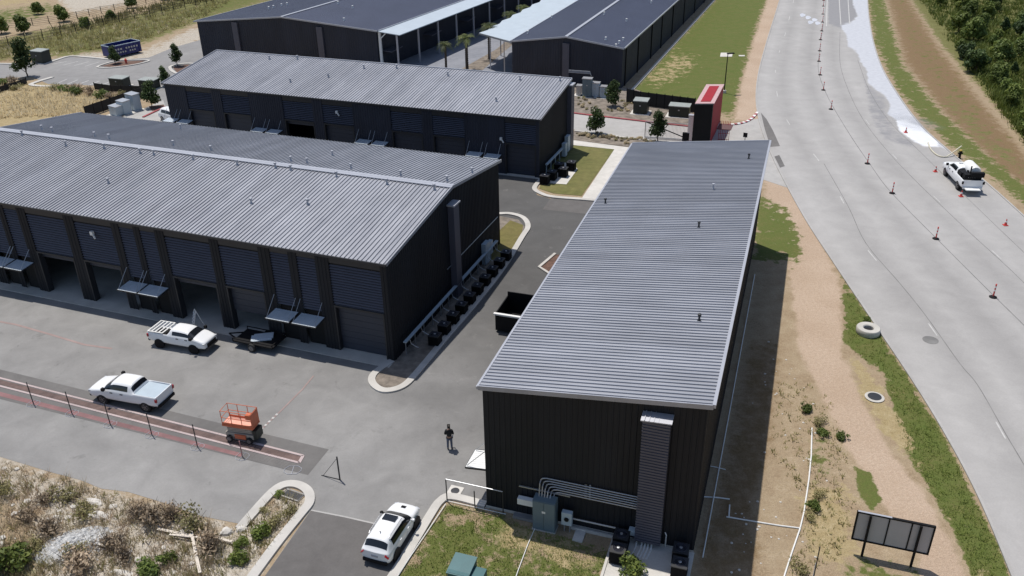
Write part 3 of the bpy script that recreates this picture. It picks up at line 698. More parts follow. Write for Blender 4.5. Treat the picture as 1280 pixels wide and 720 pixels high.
awning(GA, -.0, 2.55, 1.6, 1.2, -1, 'x', .8).data.materials[0] = m_white
# ---- the electrical gear on its front wall
EC = thing('electrical_cabinet', 'blue grey electrical cabinet with white conduits, at the front wall of the nearest garage', 'electrical cabinet', FA.at(3.55, -.55), -FA.az)
mb = MB(); mb.box(-.62, .62, -.32, .28, .05, 2.05); body = mb.build('cabinet_body', m_cab, EC)
mb = MB(); mb.box(-.6, -.01, -.36, -.325, .1, 2.0); mb.build('cabinet_door', m_cab, EC); mb = MB(); mb.box(.01, .6, -.36, -.325, .1, 2.0); mb.build('cabinet_door', m_cab, EC)
mb = MB(); mb.poly([(-.1, -.364, 1.42), (.1, -.364, 1.42), (.1, -.364, 1.28), (-.1, -.364, 1.28)]); mb.build('warning_sticker', m_white, EC)
mb = MB(); mb.box(-.66, .66, -.38, .3, -.02, .05); mb.build('plinth', m_conc, EC)
for i in range(6):
    z = 2.25+i*.16; x = .38-i*.15; mb = MB(); r_ = .22
    pth = [(x, .05, 2.0), (x, .2, z-r_-.02)]+[(x+r_-r_*math.cos(a), .38, z-r_+r_*math.sin(a)) for a in (.2, .6, 1.0, 1.3)]+[(x+r_+.1, .42, z), (4.87, .42, z)]
    mb.tube(pth, .036, 8); mb.build('conduit', m_steel, EC)
mb = MB()
for z in (2.6, 1.7): mb.box(2.0, 2.12, .46, .5, 2.15, 3.15)
mb.box(2.25, 2.33, .46, .5, 2.15, 3.15); mb.build('strut', m_steel, EC)
mb = MB(); mb.box(-1.6, 1.25, .36, .44, 2.12, 2.18); mb.box(-1.6, -.7, .36, .44, .95, 1.0); mb.build('strut', m_steel, EC)
mb = MB(); mb.box(-1.62, -.66, .1, .4, 1.12, 1.5); mb.build('trunking_box', m_white, EC)
mb = MB(); mb.box(-1.9, -.7, .1, .44, .02, .18); mb.build('trunking_box', m_steel, EC)
mb = MB(); mb.tube([(1.3, .3, .75), (3.6, .3, .75), (4.7, .32, .72)], .05, 8); mb.build('conduit', m_steel, EC)
mb = MB(); mb.box(4.5, 5.0, .15, .45, .6, .95); mb.build('junction_box', m_cabl, EC)
MT = thing('meter_box', 'pale meter box with round black dial on two legs, right of the blue grey cabinet', 'meter box', FA.at(4.75, -.5), -FA.az)
mb = MB(); mb.box(-.28, .28, -.15, .12, .55, 1.4); mb.build('box_body', m_cabl, MT)
mb = MB(); mb.lathe([(.13, -.2), (.13, -.15)], (0, 0, .98), 14, 'y'); mb.build('dial', m_black, MT)
for sx in (-.15, .15): mb = MB(); mb.tube([(sx, 0, .56), (sx, 0, 0)], .04, 8); mb.build('leg', m_steel, MT)
pd = MB(); pd.box(5.2, 5.75, -1.1, -.1, 0, .1); struct(pd.build('concrete_pad', m_walk, None, False, FA.at(0, 0), -FA.az))
pd = MB(); pd.box(7.3, 11.5, -3.2, -.1, 0, .09); struct(pd.build('condenser_pad', m_walk, None, False, FA.at(0, 0), -FA.az))
kb = MB(); kb.box(7.2, 7.34, -3.4, -.05, 0, .16); kb.box(4.9, 7.2, -.3, -.18, 0, .16); struct(kb.build('kerb', m_walk, None, False, FA.at(0, 0), -FA.az))

# ---- air conditioning condensers (one built, the rest copies)
def make_condenser(s=.78, h=.82):
    t = thing('condenser_unit', '-', 'air conditioner')
    b = MB(); b.box(-s/2+.03, s/2-.03, -s/2+.03, s/2-.03, .06, h-.05)
    for k in range(11):
        z = .09+k*.065
        for (x0, x1, y0, y1) in ((-s/2, s/2, -s/2, -s/2+.03), (-s/2, s/2, s/2-.03, s/2), (-s/2, -s/2+.03, -s/2, s/2), (s/2-.03, s/2, -s/2, s/2)): b.box(x0, x1, y0, y1, z, z+.035)
    b.build('casing', m_black, t)
    b = MB(); b.box(-s/2-.01, s/2+.01, -s/2-.01, s/2+.01, 0, .06); b.build('base', m_trim, t)
    b = MB(); b.box(-s/2-.01, s/2+.01, -s/2-.01, s/2+.01, h-.05, h); top = b.build('top_panel', m_trim, t)
    b = MB()
    for r in (.30, .23, .16, .09): b.lathe([(r, h), (r, h+.025), (r-.015, h+.025), (r-.015, h)], (0, 0, 0), 18)
    b.build('fan_grille', m_louver, top)
    b = MB(); b.lathe([(.085, h), (.085, h+.04), (.03, h+.05)], (0, 0, 0), 12); b.build('fan_hub', m_steel, top)
    return t
CO = make_condenser()
def put_cond(loc, rz, label, group, first=[True], sc=1.):
    global CO
    if first[0]: first[0] = False; CO.location = loc; CO.rotation_euler[2] = rz; CO['label'] = label; CO['group'] = group; CO.scale = (sc,)*3; return CO
    return dup(CO, loc, rz, label, group, sc)
put_cond(FA.at(7.75, -.75, .09), -FA.az, 'rear black condenser unit left of the ribbed chase, against the nearest garage wall', 'condensers at the nearest garage')
put_cond(FA.at(7.8, -1.75, .09), -FA.az, 'black condenser unit left of the ribbed chase, half behind the bright green shrub', 'condensers at the nearest garage')
put_cond(FA.at(10.85, -.8, .09), -FA.az, 'rear black condenser unit at the right corner of the nearest garage', 'condensers at the nearest garage')
put_cond(FA.at(10.95, -1.8, .09), -FA.az, 'front black condenser unit at the right corner of the nearest garage', 'condensers at the nearest garage')

# ---- the twin garage on the left and the single one behind it share their front layout
def front_bays(t, L_, h, dtop, bays, mw, z0=0):
    """bays: list of (kind, s0, s1); s counts leftwards from the right corner"""
    cur = 0.
    def wall(s0, s1):
        if s1-s0 > .03: mbw = MB(); ribwall(mbw, (-s1, 0), (-s0, 0), h-.05, h-.05, z0, (0, -1)); mbw.build('wall_panel', mw, t)
    lw = h-.75
    for kind, s0, s1 in bays:
        wall(cur, s0); cur = s1; x0, x1 = -s1, -s0
        if kind[0] == 'W':
            b = MB(); b.box(x0, x1, .02, .08, lw, h-.05); b.build('lintel', m_trim, t)
            b = MB(); louver(b, x0, x1, dtop, lw, .05); b.build('louver', [m_louver, m_inside], t)
            b = MB(); b.box(x0, x0+.12, -.03, .5, 0, dtop); b.box(x1-.12, x1, -.03, .5, 0, dtop); b.box(x0, x1, -.03, .5, dtop-.02, dtop+.12); b.build('door_frame', m_trim, t)
            b = MB()
            if kind == 'WC': rail_door(b, x0+.12, x1-.12, .1, dtop-.03, .35)
            elif kind == 'WH': rail_door(b, x0+.12, x1-.12, 1.6, dtop-.03, .35, 4)
            else: rail_door(b, x0+.12, x1-.12, dtop-.5, dtop-.03, .35, 2)
            b.build('garage_door', m_door, t)
        if kind[0] == 'N':                                           # narrow louvre bay over a shop door
            b = MB(); b.box(x0, x1, .02, .08, lw+.1, h-.05); b.build('lintel', m_trim, t)
            b = MB(); louver(b, x0, x1, 3.05, lw+.1, .05); b.build('louver', [m_louver, m_inside], t)
            b = MB(); b.box(x0, x1, .3, .36, 0, 3.05); b.box(x0+.1, x1-.1, .26, .3, .05, 2.3); b.build('entry_door', m_inside, t)
            awning(t, (x0+x1)/2, 2.55, (x1-x0)+.5, 1.35)
        if kind[0] == 'B':                                           # plain bay with two awnings
            b = MB(); ribwall(b, (x0, 0), (x1, 0), h-.05, h-.05, z0, (0, -1)); b.build('wall_panel', mw, t)
            c = (x0+x1)/2
            for d in (-1.05, 1.05): awning(t, c+d, 2.1, 1.75, 1.2)
    wall(cur, L_)
FB = Local((-8.44, 51.9), R(20.9)); LB, W1, W2, HEB, HRB = 46.4, 10.8, 10.0, 7.92, 9.3
GB = thing('garage_building', 'wide charcoal garage with a ridge and two grey seamed slopes, behind the white pickups', 'garage', FB.at(0, 0), -FB.az, 'charcoal metal garages')
front_bays(GB, LB, HEB, 3.7, [('WC', .5, 4.5), ('N', 5.6, 7.1), ('N', 7.8, 9.3), ('WH', 10.3, 13.7), ('WO', 14.5, 18.55), ('N', 19.4, 20.8), ('N', 21.4, 22.75), ('WO', 23.5, 27.2), ('WO', 28.2, 32.1), ('N', 33.0, 34.4), ('N', 35., 36.4), ('WC', 37.3, 41.), ('WC', 41.9, 45.8)], m_wall)
WT = W1+W2
def gable(t, x, o, mw, h0, h1, h2, w1, w2, name='gable_wall'):
    b = MB(); ribwall(b, (x, 0), (x, w1), h0-.05, h1-.06, 0, (o, 0)); ribwall(b, (x, w1), (x, w1+w2), h1-.06, h2-.05, 0, (o, 0)); return b.build(name, mw, t)
GW = gable(GB, 0, 1, m_wall, HEB, HRB, HEB, W1, W2); gable(GB, -LB, -1, m_wall, HEB, HRB, HEB, W1, W2)
mb = MB(); ribwall(mb, (0, WT), (-LB, WT), HEB-.05, HEB-.05, 0, (0, 1)); mb.build('rear_wall', m_wall, GB)
mb = MB(); mb.box(-LB+.05, -.05, .5, WT-.05, -.01, .06); mb.build('floor_slab', m_conc, GB)
mb = MB(); mb.box(-LB+.1, -.1, 6., 6.1, .06, 7.5); mb.build('inner_partition', m_inside, GB)
mb = MB(); mb.box(-LB, 0, -.9, .5, 0, .075); mb.build('threshold', m_conc, GB)
RB1 = seam_roof('roof', (-LB-.15, -.25, HEB-.02), (.15, -.25, HEB-.02), (.15, W1, HRB), (-LB-.15, W1, HRB), m_roof, GB, .335)
RB2 = seam_roof('roof', (.15, WT+.25, HEB-.02), (-LB-.15, WT+.25, HEB-.02), (-LB-.15, W1+.01, HRB), (.15, W1+.01, HRB), m_roof, GB, .335)
mb = MB(); mb.bar((-LB-.17, W1-.17, HRB+.045), (.17, W1-.17, HRB+.045), .36, .07); mb.bar((-LB-.17, W1+.17, HRB+.045), (.17, W1+.17, HRB+.045), .36, .07); mb.build('ridge_cap', m_cap, RB1)
mb = MB(); mb.bar((-LB-.17, -.3, HEB-.1), (.17, -.3, HEB-.1), .12, .16); mb.build('gutter', m_trim, RB1)
mb = MB(); mb.bar((-LB-.17, WT+.3, HEB-.1), (.17, WT+.3, HEB-.1), .12, .16); mb.build('gutter', m_trim, RB2)
for (o_, ya, za, yb, zb) in ((RB1, -.27, HEB-.04, W1, HRB-.02), (RB2, WT+.27, HEB-.04, W1, HRB-.02)):
    for x in (.19, -LB-.19): mb = MB(); mb.bar((x, ya, za), (x, yb, zb), .08, .24); mb.build('rake_trim', m_roof if x > 0 else m_cap, o_)
def roofzB(y): return HEB+(HRB-HEB)*(y/W1 if y < W1 else (WT-y)/W2)
for q in ((29, 172), (83, 184), (131, 188), (176, 194), (193, 196), (242, 202), (297, 209), (345, 213), (364, 216), (421, 224), (484, 233), (543, 240), (53, 163), (66, 166), (119, 172), (137, 175), (217, 182), (264, 189), (364, 203), (384, 205), (439, 212), (501, 221), (559, 228), (134, 222), (313, 247), (384, 250), (415, 189), (590, 211), (224, 150)):
    x, y = FB.to(G(q[0], q[1], 9.0)); vent(RB1 if y < W1 else RB2, x, y, roofzB(y), .5, .07)
mb = MB(); mb.box(.04, .55, 10.0, 11.0, .1, 8.0); PL = mb.build('pilaster', m_louver, GB); mb = MB(); mb.box(-.02, .66, 9.9, 11.1, 8.0, 8.12); mb.build('pilaster_cap', m_cap, PL)
mb = MB(); mb.tube([(.06, 9.3, 2.9), (.06, 20.2, 2.9)], .04, 6); mb.build('conduit', m_steel, GB)
# ---- pipe rack and condensers along its right end wall
PR = thing('pipe_rack', 'long pale pipe rack along the right end wall of the twin garage', 'pipe rack', FB.at(0, 0), -FB.az)
mb = MB(); mb.box(.30, .55, .9, 19., 1.12, 1.2); mb.build('top_tray', m_cabl, PR)
for i in range(13): mb = MB(); mb.box(.38, .44, 1+i*1.5, 1.06+i*1.5, .05, 1.14); mb.build('post', m_steel, PR)
for i in range(10):
    y = 1.5+i*1.85; mb = MB(); mb.tube([(.5, y, 1.15), (.62, y, .75), (.95, y+.1, .5), (1.1, y+.15, .45)], .03, 6); mb.build('line_pipe', m_steel, PR)
CBP = [FB.to(G(*q)) for q in ((527, 427), (612, 322))]
for i in range(10):
    k = i/9; x = 1.75; y = CBP[0][1]+(CBP[1][1]-CBP[0][1])*k
    put_cond(FB.at(x, y, .05), -FB.az, f'{ORD[i]} black condenser from the near end of the row beside the twin garage', 'condensers beside the twin garage')
mb = MB(); mb.box(.1, .5, 16.2, 17.2, .1, 2.0); mb.box(.1, .45, 17.4, 18., .5, 1.7); eb = tag(mb.build('wall_cabinet', m_cabl, None, False, FB.at(0, 0), -FB.az), 'pale blue electrical boxes on the far end of the twin garage end wall', 'electrical box')

FC = Local((3.17, 87.6), R(21.)); LC, WC, HEC, HRC = 48.4, 10.7, 6.6, 8.1
GC = thing('garage_building', 'charcoal garage with one long grey slope facing the camera, directly behind the twin garage', 'garage', FC.at(0, 0), -FC.az, 'charcoal metal garages')
front_bays(GC, LC, HEC, 3.5, [('WC', .4, 3.9), ('B', 3.95, 8.5), ('WC', 8.6, 12.4), ('WC', 13.66, 17.5), ('B', 17.6, 22.2), ('WC', 22.35, 26.3), ('WO', 27.6, 31.6), ('B', 31.7, 36.2), ('WC', 36.3, 40.2), ('WC', 41.6, 45.3), ('B', 45.4, 48.3)], m_wall2)
for x, o_ in ((0, 1), (-LC, -1)): mb = MB(); ribwall(mb, (x, 0), (x, WC), HEC-.05, HRC-.05, 0, (o_, 0)); mb.build('end_wall', m_wall, GC)
mb = MB(); ribwall(mb, (0, WC), (-LC, WC), HRC-.05, HRC-.05, 0, (0, 1)); mb.build('rear_wall', m_wall2, GC)
mb = MB(); mb.box(-LC+.1, -.1, 5., 5.1, 0, 6.3); mb.build('inner_partition', m_inside, GC)
RC = seam_roof('roof', (-LC-.15, -.2, HEC-.02), (.15, -.2, HEC-.02), (.15, WC+.15, HRC), (-LC-.15, WC+.15, HRC), m_roof, GC, .36)
mb = MB(); mb.bar((-LC-.17, -.26, HEC-.1), (.17, -.26, HEC-.1), .12, .16); mb.build('gutter', m_trim, RC)
mb = MB(); mb.bar((-LC-.17, WC+.18, HRC), (.17, WC+.18, HRC), .14, .2); mb.build('edge_trim', m_cap, RC)
for x in (.19, -LC-.19): mb = MB(); mb.bar((x, -.22, HEC-.04), (x, WC+.15, HRC-.02), .08, .22); mb.build('rake_trim', m_roof, RC)
for q in ((337, 75), (372, 76), (455, 86), (496, 87), (650, 101), (700, 103), (620, 118), (560, 95), (410, 92), (362, 95)):
    x, y = FC.to(G(q[0], q[1], 7.8)); y = min(y, WC-.3); vent(RC, x, y, HEC+(HRC-HEC)*y/WC, .5, .08)
mb = MB(); mb.box(.03, .55, 9.6, 10.7, .1, 7.6); PL = mb.build('pilaster', m_louver, GC); mb = MB(); mb.box(0, .65, 9.5, 10.8, 7.6, 7.72); mb.build('pilaster_cap', m_cap, PL)
mb = MB(); mb.box(-LC, 0, -.3, .3, 0, .08); mb.build('threshold', m_conc, GC)
PR2 = thing('pipe_rack', 'short pale pipe rack beside the small lawn, on the end wall of the middle garage', 'pipe rack', FC.at(0, 0), -FC.az)
mb = MB(); mb.box(.25, .5, 1.2, 9.4, 1.12, 1.25); mb.build('top_tray', m_cabl, PR2)
for i in range(6): mb = MB(); mb.box(.33, .41, 1.2+i*1.55, 1.28+i*1.55, .05, 1.14); mb.build('post', m_cabl, PR2)
mb = MB(); mb.box(.3, .75, 6.9, 7.6, .2, 1.7); mb.box(.3, .7, 8.0, 8.9, .4, 2.2); tag(mb.build('wall_cabinet', m_cabl, None, False, FC.at(0, 0), -FC.az), 'pale blue electrical boxes on the end wall of the middle garage', 'electrical box')
for i, q in enumerate(((681, 229), (690, 224), (699, 214), (704, 220), (714, 212))):
    put_cond(G(q[0], q[1], .06), -FC.az, ['black condenser nearest the corner of the middle garage, by the small lawn', 'black condenser second from the corner of the middle garage', 'black condenser close to the pipe rack at the middle garage end wall', 'outer black condenser on the pale pad by the small lawn, nearer one', 'outer black condenser on the pale pad by the small lawn, farther one'][i], 'condensers at the middle garage', sc=1.15)

for t_, s_, z_ in ((GB, 25.4, 6.3), (GC, 24.3, 5.0), (GC, 4.3, 3.9)): mb = MB(); mb.box(-s_-.12, -s_+.12, -.26, -.05, z_, z_+.3); mb.bar((-s_+.1, -.2, z_+.05), (-s_+.35, -.3, z_-.22), .1); mb.build('wall_lamp', m_white, t_)
# ---- the two far garages (gable ends towards the camera)
def far_garage(label, flp, frp, h, hr, azd, L_, roofm, wallm):
    fl = G(*flp, h); fr = G(*frp, h); fl.z = fr.z = 0; W_ = (fr-fl).length; az = AZ(fl, fr)-R(90)
    t = thing('garage_building', label, 'garage', fl, -az, 'far garages with dark roofs')
    dx, dy = math.sin(azd-az)*L_, math.cos(azd-az)*L_
    P = lambda k, d, z: (W_*k+dx*d, dy*d, z)
    out = lambda s: (s*math.cos(azd-az), -s*math.sin(azd-az))
    b = MB(); ribwall(b, P(0, 0, 0), P(.5, 0, 0), h, hr-.05, 0, (0, -1), .4); ribwall(b, P(.5, 0, 0), P(1, 0, 0), hr-.05, h, 0, (0, -1), .4); b.build('front_wall', wallm, t)
    b = MB(); ribwall(b, P(1, 0, 0), P(1, 1, 0), h, h, 0, out(1), .4); b.build('side_wall', wallm, t)
    b = MB(); ribwall(b, P(0, 1, 0), P(0, 0, 0), h, h, 0, out(-1), .4); b.build('side_wall', wallm, t)
    b = MB(); ribwall(b, P(1, 1, 0), P(0, 1, 0), h, h, 0, (0, 1), .4); b.build('rear_wall', wallm, t)
    def roof(k0, k1, nm='roof'):
        e0 = P(k0, -.002, h+.08); e1 = P(k0, 1, h+.08); r1 = P(k1, 1, hr+.08); r0 = P(k1, -.002, hr+.08)
        return seam_roof(nm, e0, e1, r1, r0, roofm, t, .5, .03, .03, .12)
    r1 = roof(-.012, .5); r2 = roof(1.012, .5)
    b = MB(); b.bar(P(.5, -.003, hr+.13), P(.5, 1, hr+.13), .45, .08); b.build('ridge_cap', m_cap, r2)
    for k0, r in ((-.012, r1), (1.012, r2)):
        b = MB(); b.bar(P(k0, -.004, h+.06), P(.5, -.004, hr+.06), .1, .22); b.build('rake_trim', m_cap, r)
        b = MB(); b.bar(P(k0, 0, h+.06), P(k0, 1, h+.06), .12, .2); b.build('edge_trim', m_cap, r)
    return t, Local(fl, az), W_, P, r1, r2
hE = 5.61
GE, FE, WE, PE, RE1, RE2 = far_garage('far garage with dark blue roof and white ridge, beside the road lawn', (640, 52), (779, 61), hE, 6.75, R(21.), 78, m_roof_b, m_wall2)
mb = MB(); mb.box(WE*.5-.5, WE*.5+.5, -.35, -.02, .2, 5.9); mb.build('pilaster', m_louver, GE)
for k in (.02, .12, .24, .34, .46, .6, .75, .9):
    q = PE(1, k, 0); q2 = PE(1, k+.006, 0); mb = MB(); mb.bar((q[0]+.1, q[1], 0), (q[0]+.1, q[1], hE), .16, .16); mb.build('downpipe', m_black, GE)
mb = MB(); a_, b_ = PE(1, 0, 0), PE(1, 1, 0); mb.ribbon([(a_[0]+1.75, a_[1]-.6), (b_[0]+1.75, b_[1])], -.2, .2, 0, .16); mb.build('slab_edge', m_conc, GE)
for q in ((755, 24), (783, 28), (757, 51), (770, 57), (774, 53), (779, 49), (814, 5), (690, 20), (660, 40)):
    x, y = FE.to(G(q[0], q[1], 6.)); k = min(max((x-math.tan(R(21)-FE.az)*y)/WE, 0), 1); z = hE+(6.75-hE)*(1-abs(2*k-1)); vent(RE2 if k > .5 else RE1, x, y, z+.08, .45, .09, m_white)
hD = 6.0
GD, FD, WD, PD, RD1, RD2 = far_garage('far garage at the top edge, dark gable end and a white walkway canopy', (246, 27), (470, 39), hD, 7.4, R(25.5), 85, m_roof_b, m_wall2)
for k_ in (.225, .70): mb = MB(); mb.box(WD*k_-.5, WD*k_+.5, -.35, -.02, .2, 6.2); mb.build('pilaster', m_louver, GD)
for q in ((336, 10), (342, 9), (352, 7), (359, 6), (423, 9), (441, 12), (430, 25)):
    x, y = FD.to(G(q[0], q[1], 6.8)); k = min(max((x-math.tan(R(25.5)-FD.az)*y)/WD, 0), 1); z = hD+(7.4-hD)*(1-abs(2*k-1)); vent(RD2 if k > .5 else RD1, x, y, z+.08, .45, .09, m_white)
mb = MB(); c0 = PD(1.012, -.002, hD+.05); c1 = PD(1.012, 1, hD+.05); wv = 3.6
slab4(mb, ((c0[0], c0[1], hD+.02), (c1[0], c1[1], hD+.02), (c1[0]+wv, c1[1], hD-.35), (c0[0]+wv, c0[1], hD-.35)), .12); WK = mb.build('walkway_roof', m_sail, GD)
for i in range(12):
    q = PD(1.0, i*.075, 0); mb = MB(); mb.box(q[0]+wv-.35, q[0]+wv-.13, q[1], q[1]+.22, 0, hD-.4); mb.build('column', m_cap, GD)
    if i % 2 == 0: mb = MB(); slab4(mb, ((q[0]+.1, q[1]+1, 2.9), (q[0]+.1, q[1]+5.2, 2.9), (q[0]+1.9, q[1]+5.2, 2.75), (q[0]+1.9, q[1]+1, 2.75)), .12); mb.build('door_awning', m_louver, GD)
q = PD(1.0, 0, 0); mb = MB(); mb.box(q[0]+.25, q[0]+.6, q[1]+.1, q[1]+.45, 0, hD-.05); mb.bar((q[0]+.5, q[1]+.2, hD-1.2), (q[0]+1.6, q[1]+.2, hD-.2), .14); mb.build('column', m_white, GD)
# canopy over the courtyard, against the far garage by the road
SA = thing('shade_canopy', 'pale walkway canopy on slim posts, left of the garage with the white ridge', 'canopy', (0, 0, 0))
o0, o1 = G(599, 41, 5.1), G(640, 52, 5.5); dv = U(R(21.))
mb = MB(); n = 14
for i in range(n):
    a = i*5.0; b_ = a+4.98; s0 = .0 if i % 2 else -.25
    p = [o0+dv*a, o0+dv*(b_), o1+dv*b_, o1+dv*a]; m1 = o0+dv*((a+b_)/2)+U(R(111))*.5
    mb.add([p[0], m1, p[1], p[2], p[3]], [(0, 1, 2, 3, 4)])
    mb.add([x-Vector((0, 0, .1)) for x in (p[0], m1, p[1], p[2], p[3])], [(0, 1, 2, 3, 4)])
mb.build('roof_sheet', m_sail, SA)
mb = MB(); mb.bar(o0-Vector((0, 0, .15)), o1-Vector((0, 0, .15)), .16, .24); mb.build('edge_beam', m_steel, SA)
for i in range(9):
    for k in ((.32, .75) if i == 0 else (.1,)):
        p = o0.lerp(o1, k)+dv*(i*7.5+.2); mb = MB(); mb.bar((p.x, p.y, 0), (p.x, p.y, 5.0), .16, .16); mb.build('post', m_steel, SA)
# ------------------------------------------------------------------ vehicles
def car_shell(st, glass):
    """st: stations (x, [9 (y,z) points from bottom centre over the side to roof centre]); glass: dict (i, j) -> material slot (face between stations i,i+1 and points j,j+1)"""
    V = []; F = []; Mi = []
    n = 17
    for x, pts in st:
        ring = [(x, y, z) for y, z in pts]+[(x, -y, z) for y, z in pts[-2::-1]]
        V += ring[:17]
    for i in range(len(st)-1):
        for j in range(16):
            F.append((i*n+j, i*n+j+1, (i+1)*n+j+1, (i+1)*n+j)); jj = j if j < 8 else 15-j
            g_ = glass.get((i, jj), 0); Mi.append((g_[0] if j < 8 else g_[1]) if isinstance(g_, tuple) else g_)
    for e in (0, len(st)-1):
        o = e*n
        for j in range(8): 
            f = (o+j, o+j+1, o+15-j, o+16-j) if j < 7 else (o+7, o+8, o+9)
            F.append(f); Mi.append(0)
    me = bpy.data.meshes.new('shell'); me.from_pydata(V, [], F); me.polygons.foreach_set('material_index', Mi)
    bm = bmesh.new(); bm.from_mesh(me); bmesh.ops.remove_doubles(bm, verts=bm.verts, dist=.0005); bmesh.ops.recalc_face_normals(bm, faces=bm.faces); bm.to_mesh(me); bm.free()
    for k in range(8): me.materials.append(m_glass)
    o = bpy.data.objects.new('shell', me); C.objects.link(o)
    md = o.modifiers.new('s', 'SUBSURF'); md.levels = 2; md.render_levels = 2
    dg = bpy.context.evaluated_depsgraph_get(); dg.update(); ev = o.evaluated_get(dg); m2 = bpy.data.meshes.new_from_object(ev)
    bpy.data.objects.remove(o)
    return m2
def split_shell(m2, parent, bodymat, names, dark=m_glass):
    mats = np.zeros(len(m2.polygons), int); m2.polygons.foreach_get('material_index', mats)
    for k in range(8):
        sel = [p for p in m2.polygons if mats[p.index] == k]
        if not sel: continue
        mp = {}; V = []; F = []
        for p in sel:
            f = []
            for v in p.vertices:
                if v not in mp:
                    mp[v] = len(V); c = m2.vertices[v].co; nn = m2.vertices[v].normal
                    V.append(tuple(c+nn*(.006 if k else 0)))
                f.append(mp[v])
            F.append(f)
        if k:                                                       # leave the body whole under the panes
            pass
        nm = 'body' if k == 0 else names[k]
        me = bpy.data.meshes.new(nm); me.from_pydata(V, [], F); me.materials.append(bodymat if k == 0 else dark)
        me.polygons.foreach_set('use_smooth', [True]*len(F)); me.update()
        o = bpy.data.objects.new(nm, me); C.objects.link(o); o.parent = parent
def wheel(parent, x, y, r, wd=.24, rimm=None):
    s = 1 if y > 0 else -1
    b = MB(); b.lathe([(r*.6, -wd/2), (r*.94, -wd/2), (r, -wd*.3), (r, wd*.3), (r*.94, wd/2), (r*.6, wd/2)], (x, y, r), 22, 'y'); w_ = b.build('wheel', m_rubber, parent, True)
    b = MB(); b.lathe([(r*.62, -.02), (r*.62, .012), (r*.5, .0)], (x, y+s*(wd/2-.005), r), 18, 'y')
    for k in range(5):
        a = k*2*math.pi/5; b.bar((x, y+s*(wd/2+.012), r), (x+r*.55*math.cos(a), y+s*(wd/2+.012), r+r*.55*math.sin(a)), .06, .03, (0, 1, 0))
    b.build('rim', rimm or m_rim, w_)
    return w_
def arch(parent, x, y, r, s):
    b = MB(); b.lathe([(r*1.2, -.09), (r*1.2, .012), (r*1.1, .012)], (x, y, r*1.03), 24, 'y'); b.build('wheel_arch', m_black, parent)
SUV_ST = [(-2.13, [(0, .42), (.5, .42), (.66, .46), (.70, .62), (.70, .82), (.66, .92), (.60, .98), (.34, 1.0), (0, 1.0)]),
          (-2.06, [(0, .30), (.62, .30), (.82, .40), (.86, .62), (.85, .88), (.80, .98), (.72, 1.04), (.40, 1.06), (0, 1.07)]),
          (-1.95, [(0, .26), (.7, .26), (.87, .36), (.89, .62), (.88, .92), (.81, 1.02), (.71, 1.12), (.40, 1.16), (0, 1.17)]),
          (-1.68, [(0, .24), (.72, .24), (.88, .34), (.90, .62), (.89, .95), (.82, 1.04), (.66, 1.50), (.40, 1.60), (0, 1.61)]),
          (-1.50, [(0, .24), (.72, .24), (.88, .34), (.90, .62), (.89, .95), (.82, 1.04), (.67, 1.53), (.42, 1.63), (0, 1.645)]),
          (-.55, [(0, .22), (.72, .22), (.87, .32), (.89, .60), (.89, .94), (.83, 1.02), (.68, 1.56), (.43, 1.655), (0, 1.67)]),
          (.02, [(0, .22), (.72, .22), (.87, .32), (.89, .60), (.89, .94), (.83, 1.01), (.68, 1.55), (.43, 1.645), (0, 1.66)]),
          (.32, [(0, .22), (.72, .22), (.87, .32), (.89, .60), (.89, .94), (.83, 1.0), (.67, 1.50), (.42, 1.58), (0, 1.595)]),
          (1.02, [(0, .22), (.72, .22), (.87, .33), (.89, .60), (.88, .92), (.82, .99), (.73, 1.06), (.44, 1.11), (0, 1.12)]),
          (1.20, [(0, .22), (.72, .22), (.87, .33), (.89, .60), (.87, .90), (.80, .98), (.70, 1.03), (.42, 1.06), (0, 1.07)]),
          (1.75, [(0, .24), (.70, .24), (.85, .34), (.88, .58), (.84, .82), (.75, .92), (.62, .96), (.36, .99), (0, 1.0)]),
          (2.02, [(0, .26), (.60, .26), (.76, .36), (.80, .56), (.76, .74), (.68, .82), (.56, .86), (.32, .88), (0, .89)]),
          (2.13, [(0, .34), (.46, .34), (.60, .42), (.63, .55), (.60, .66), (.54, .72), (.46, .76), (.26, .78), (0, .78)])]
gl = {(2, 6): 1, (2, 7): 1, (7, 6): 2, (7, 7): 2, (4, 5): (3, 4), (5, 5): (3, 4), (6, 5): (3, 4), (7, 5): (3, 4)}
rear = G(468, 703, .35); hd = AZ(G(487, 720), G(527, 655)); rear.z = 0; ctr = rear+U(hd)*2.08
SV = thing('parked_car', 'white compact crossover with sunroof, driving on the dark asphalt past the lawn kerb', 'car', ctr+Vector((0, 0, .02)), R(90)-hd)
SV.scale = (.94,)*3
split_shell(car_shell(SUV_ST, gl), SV, m_carwhite, {1: 'rear_window', 2: 'windscreen', 3: 'side_window', 4: 'side_window'})
for sx in (-1.28, 1.30):
    for sy in (-1, 1): wheel(SV, sx, sy*.79, .34, .22); arch(SV, sx, sy*.86, .34, sy)
b = MB(); b.box(-.30, .18, -.40, .40, 1.655, 1.68); b.build('sunroof', m_glass, SV)
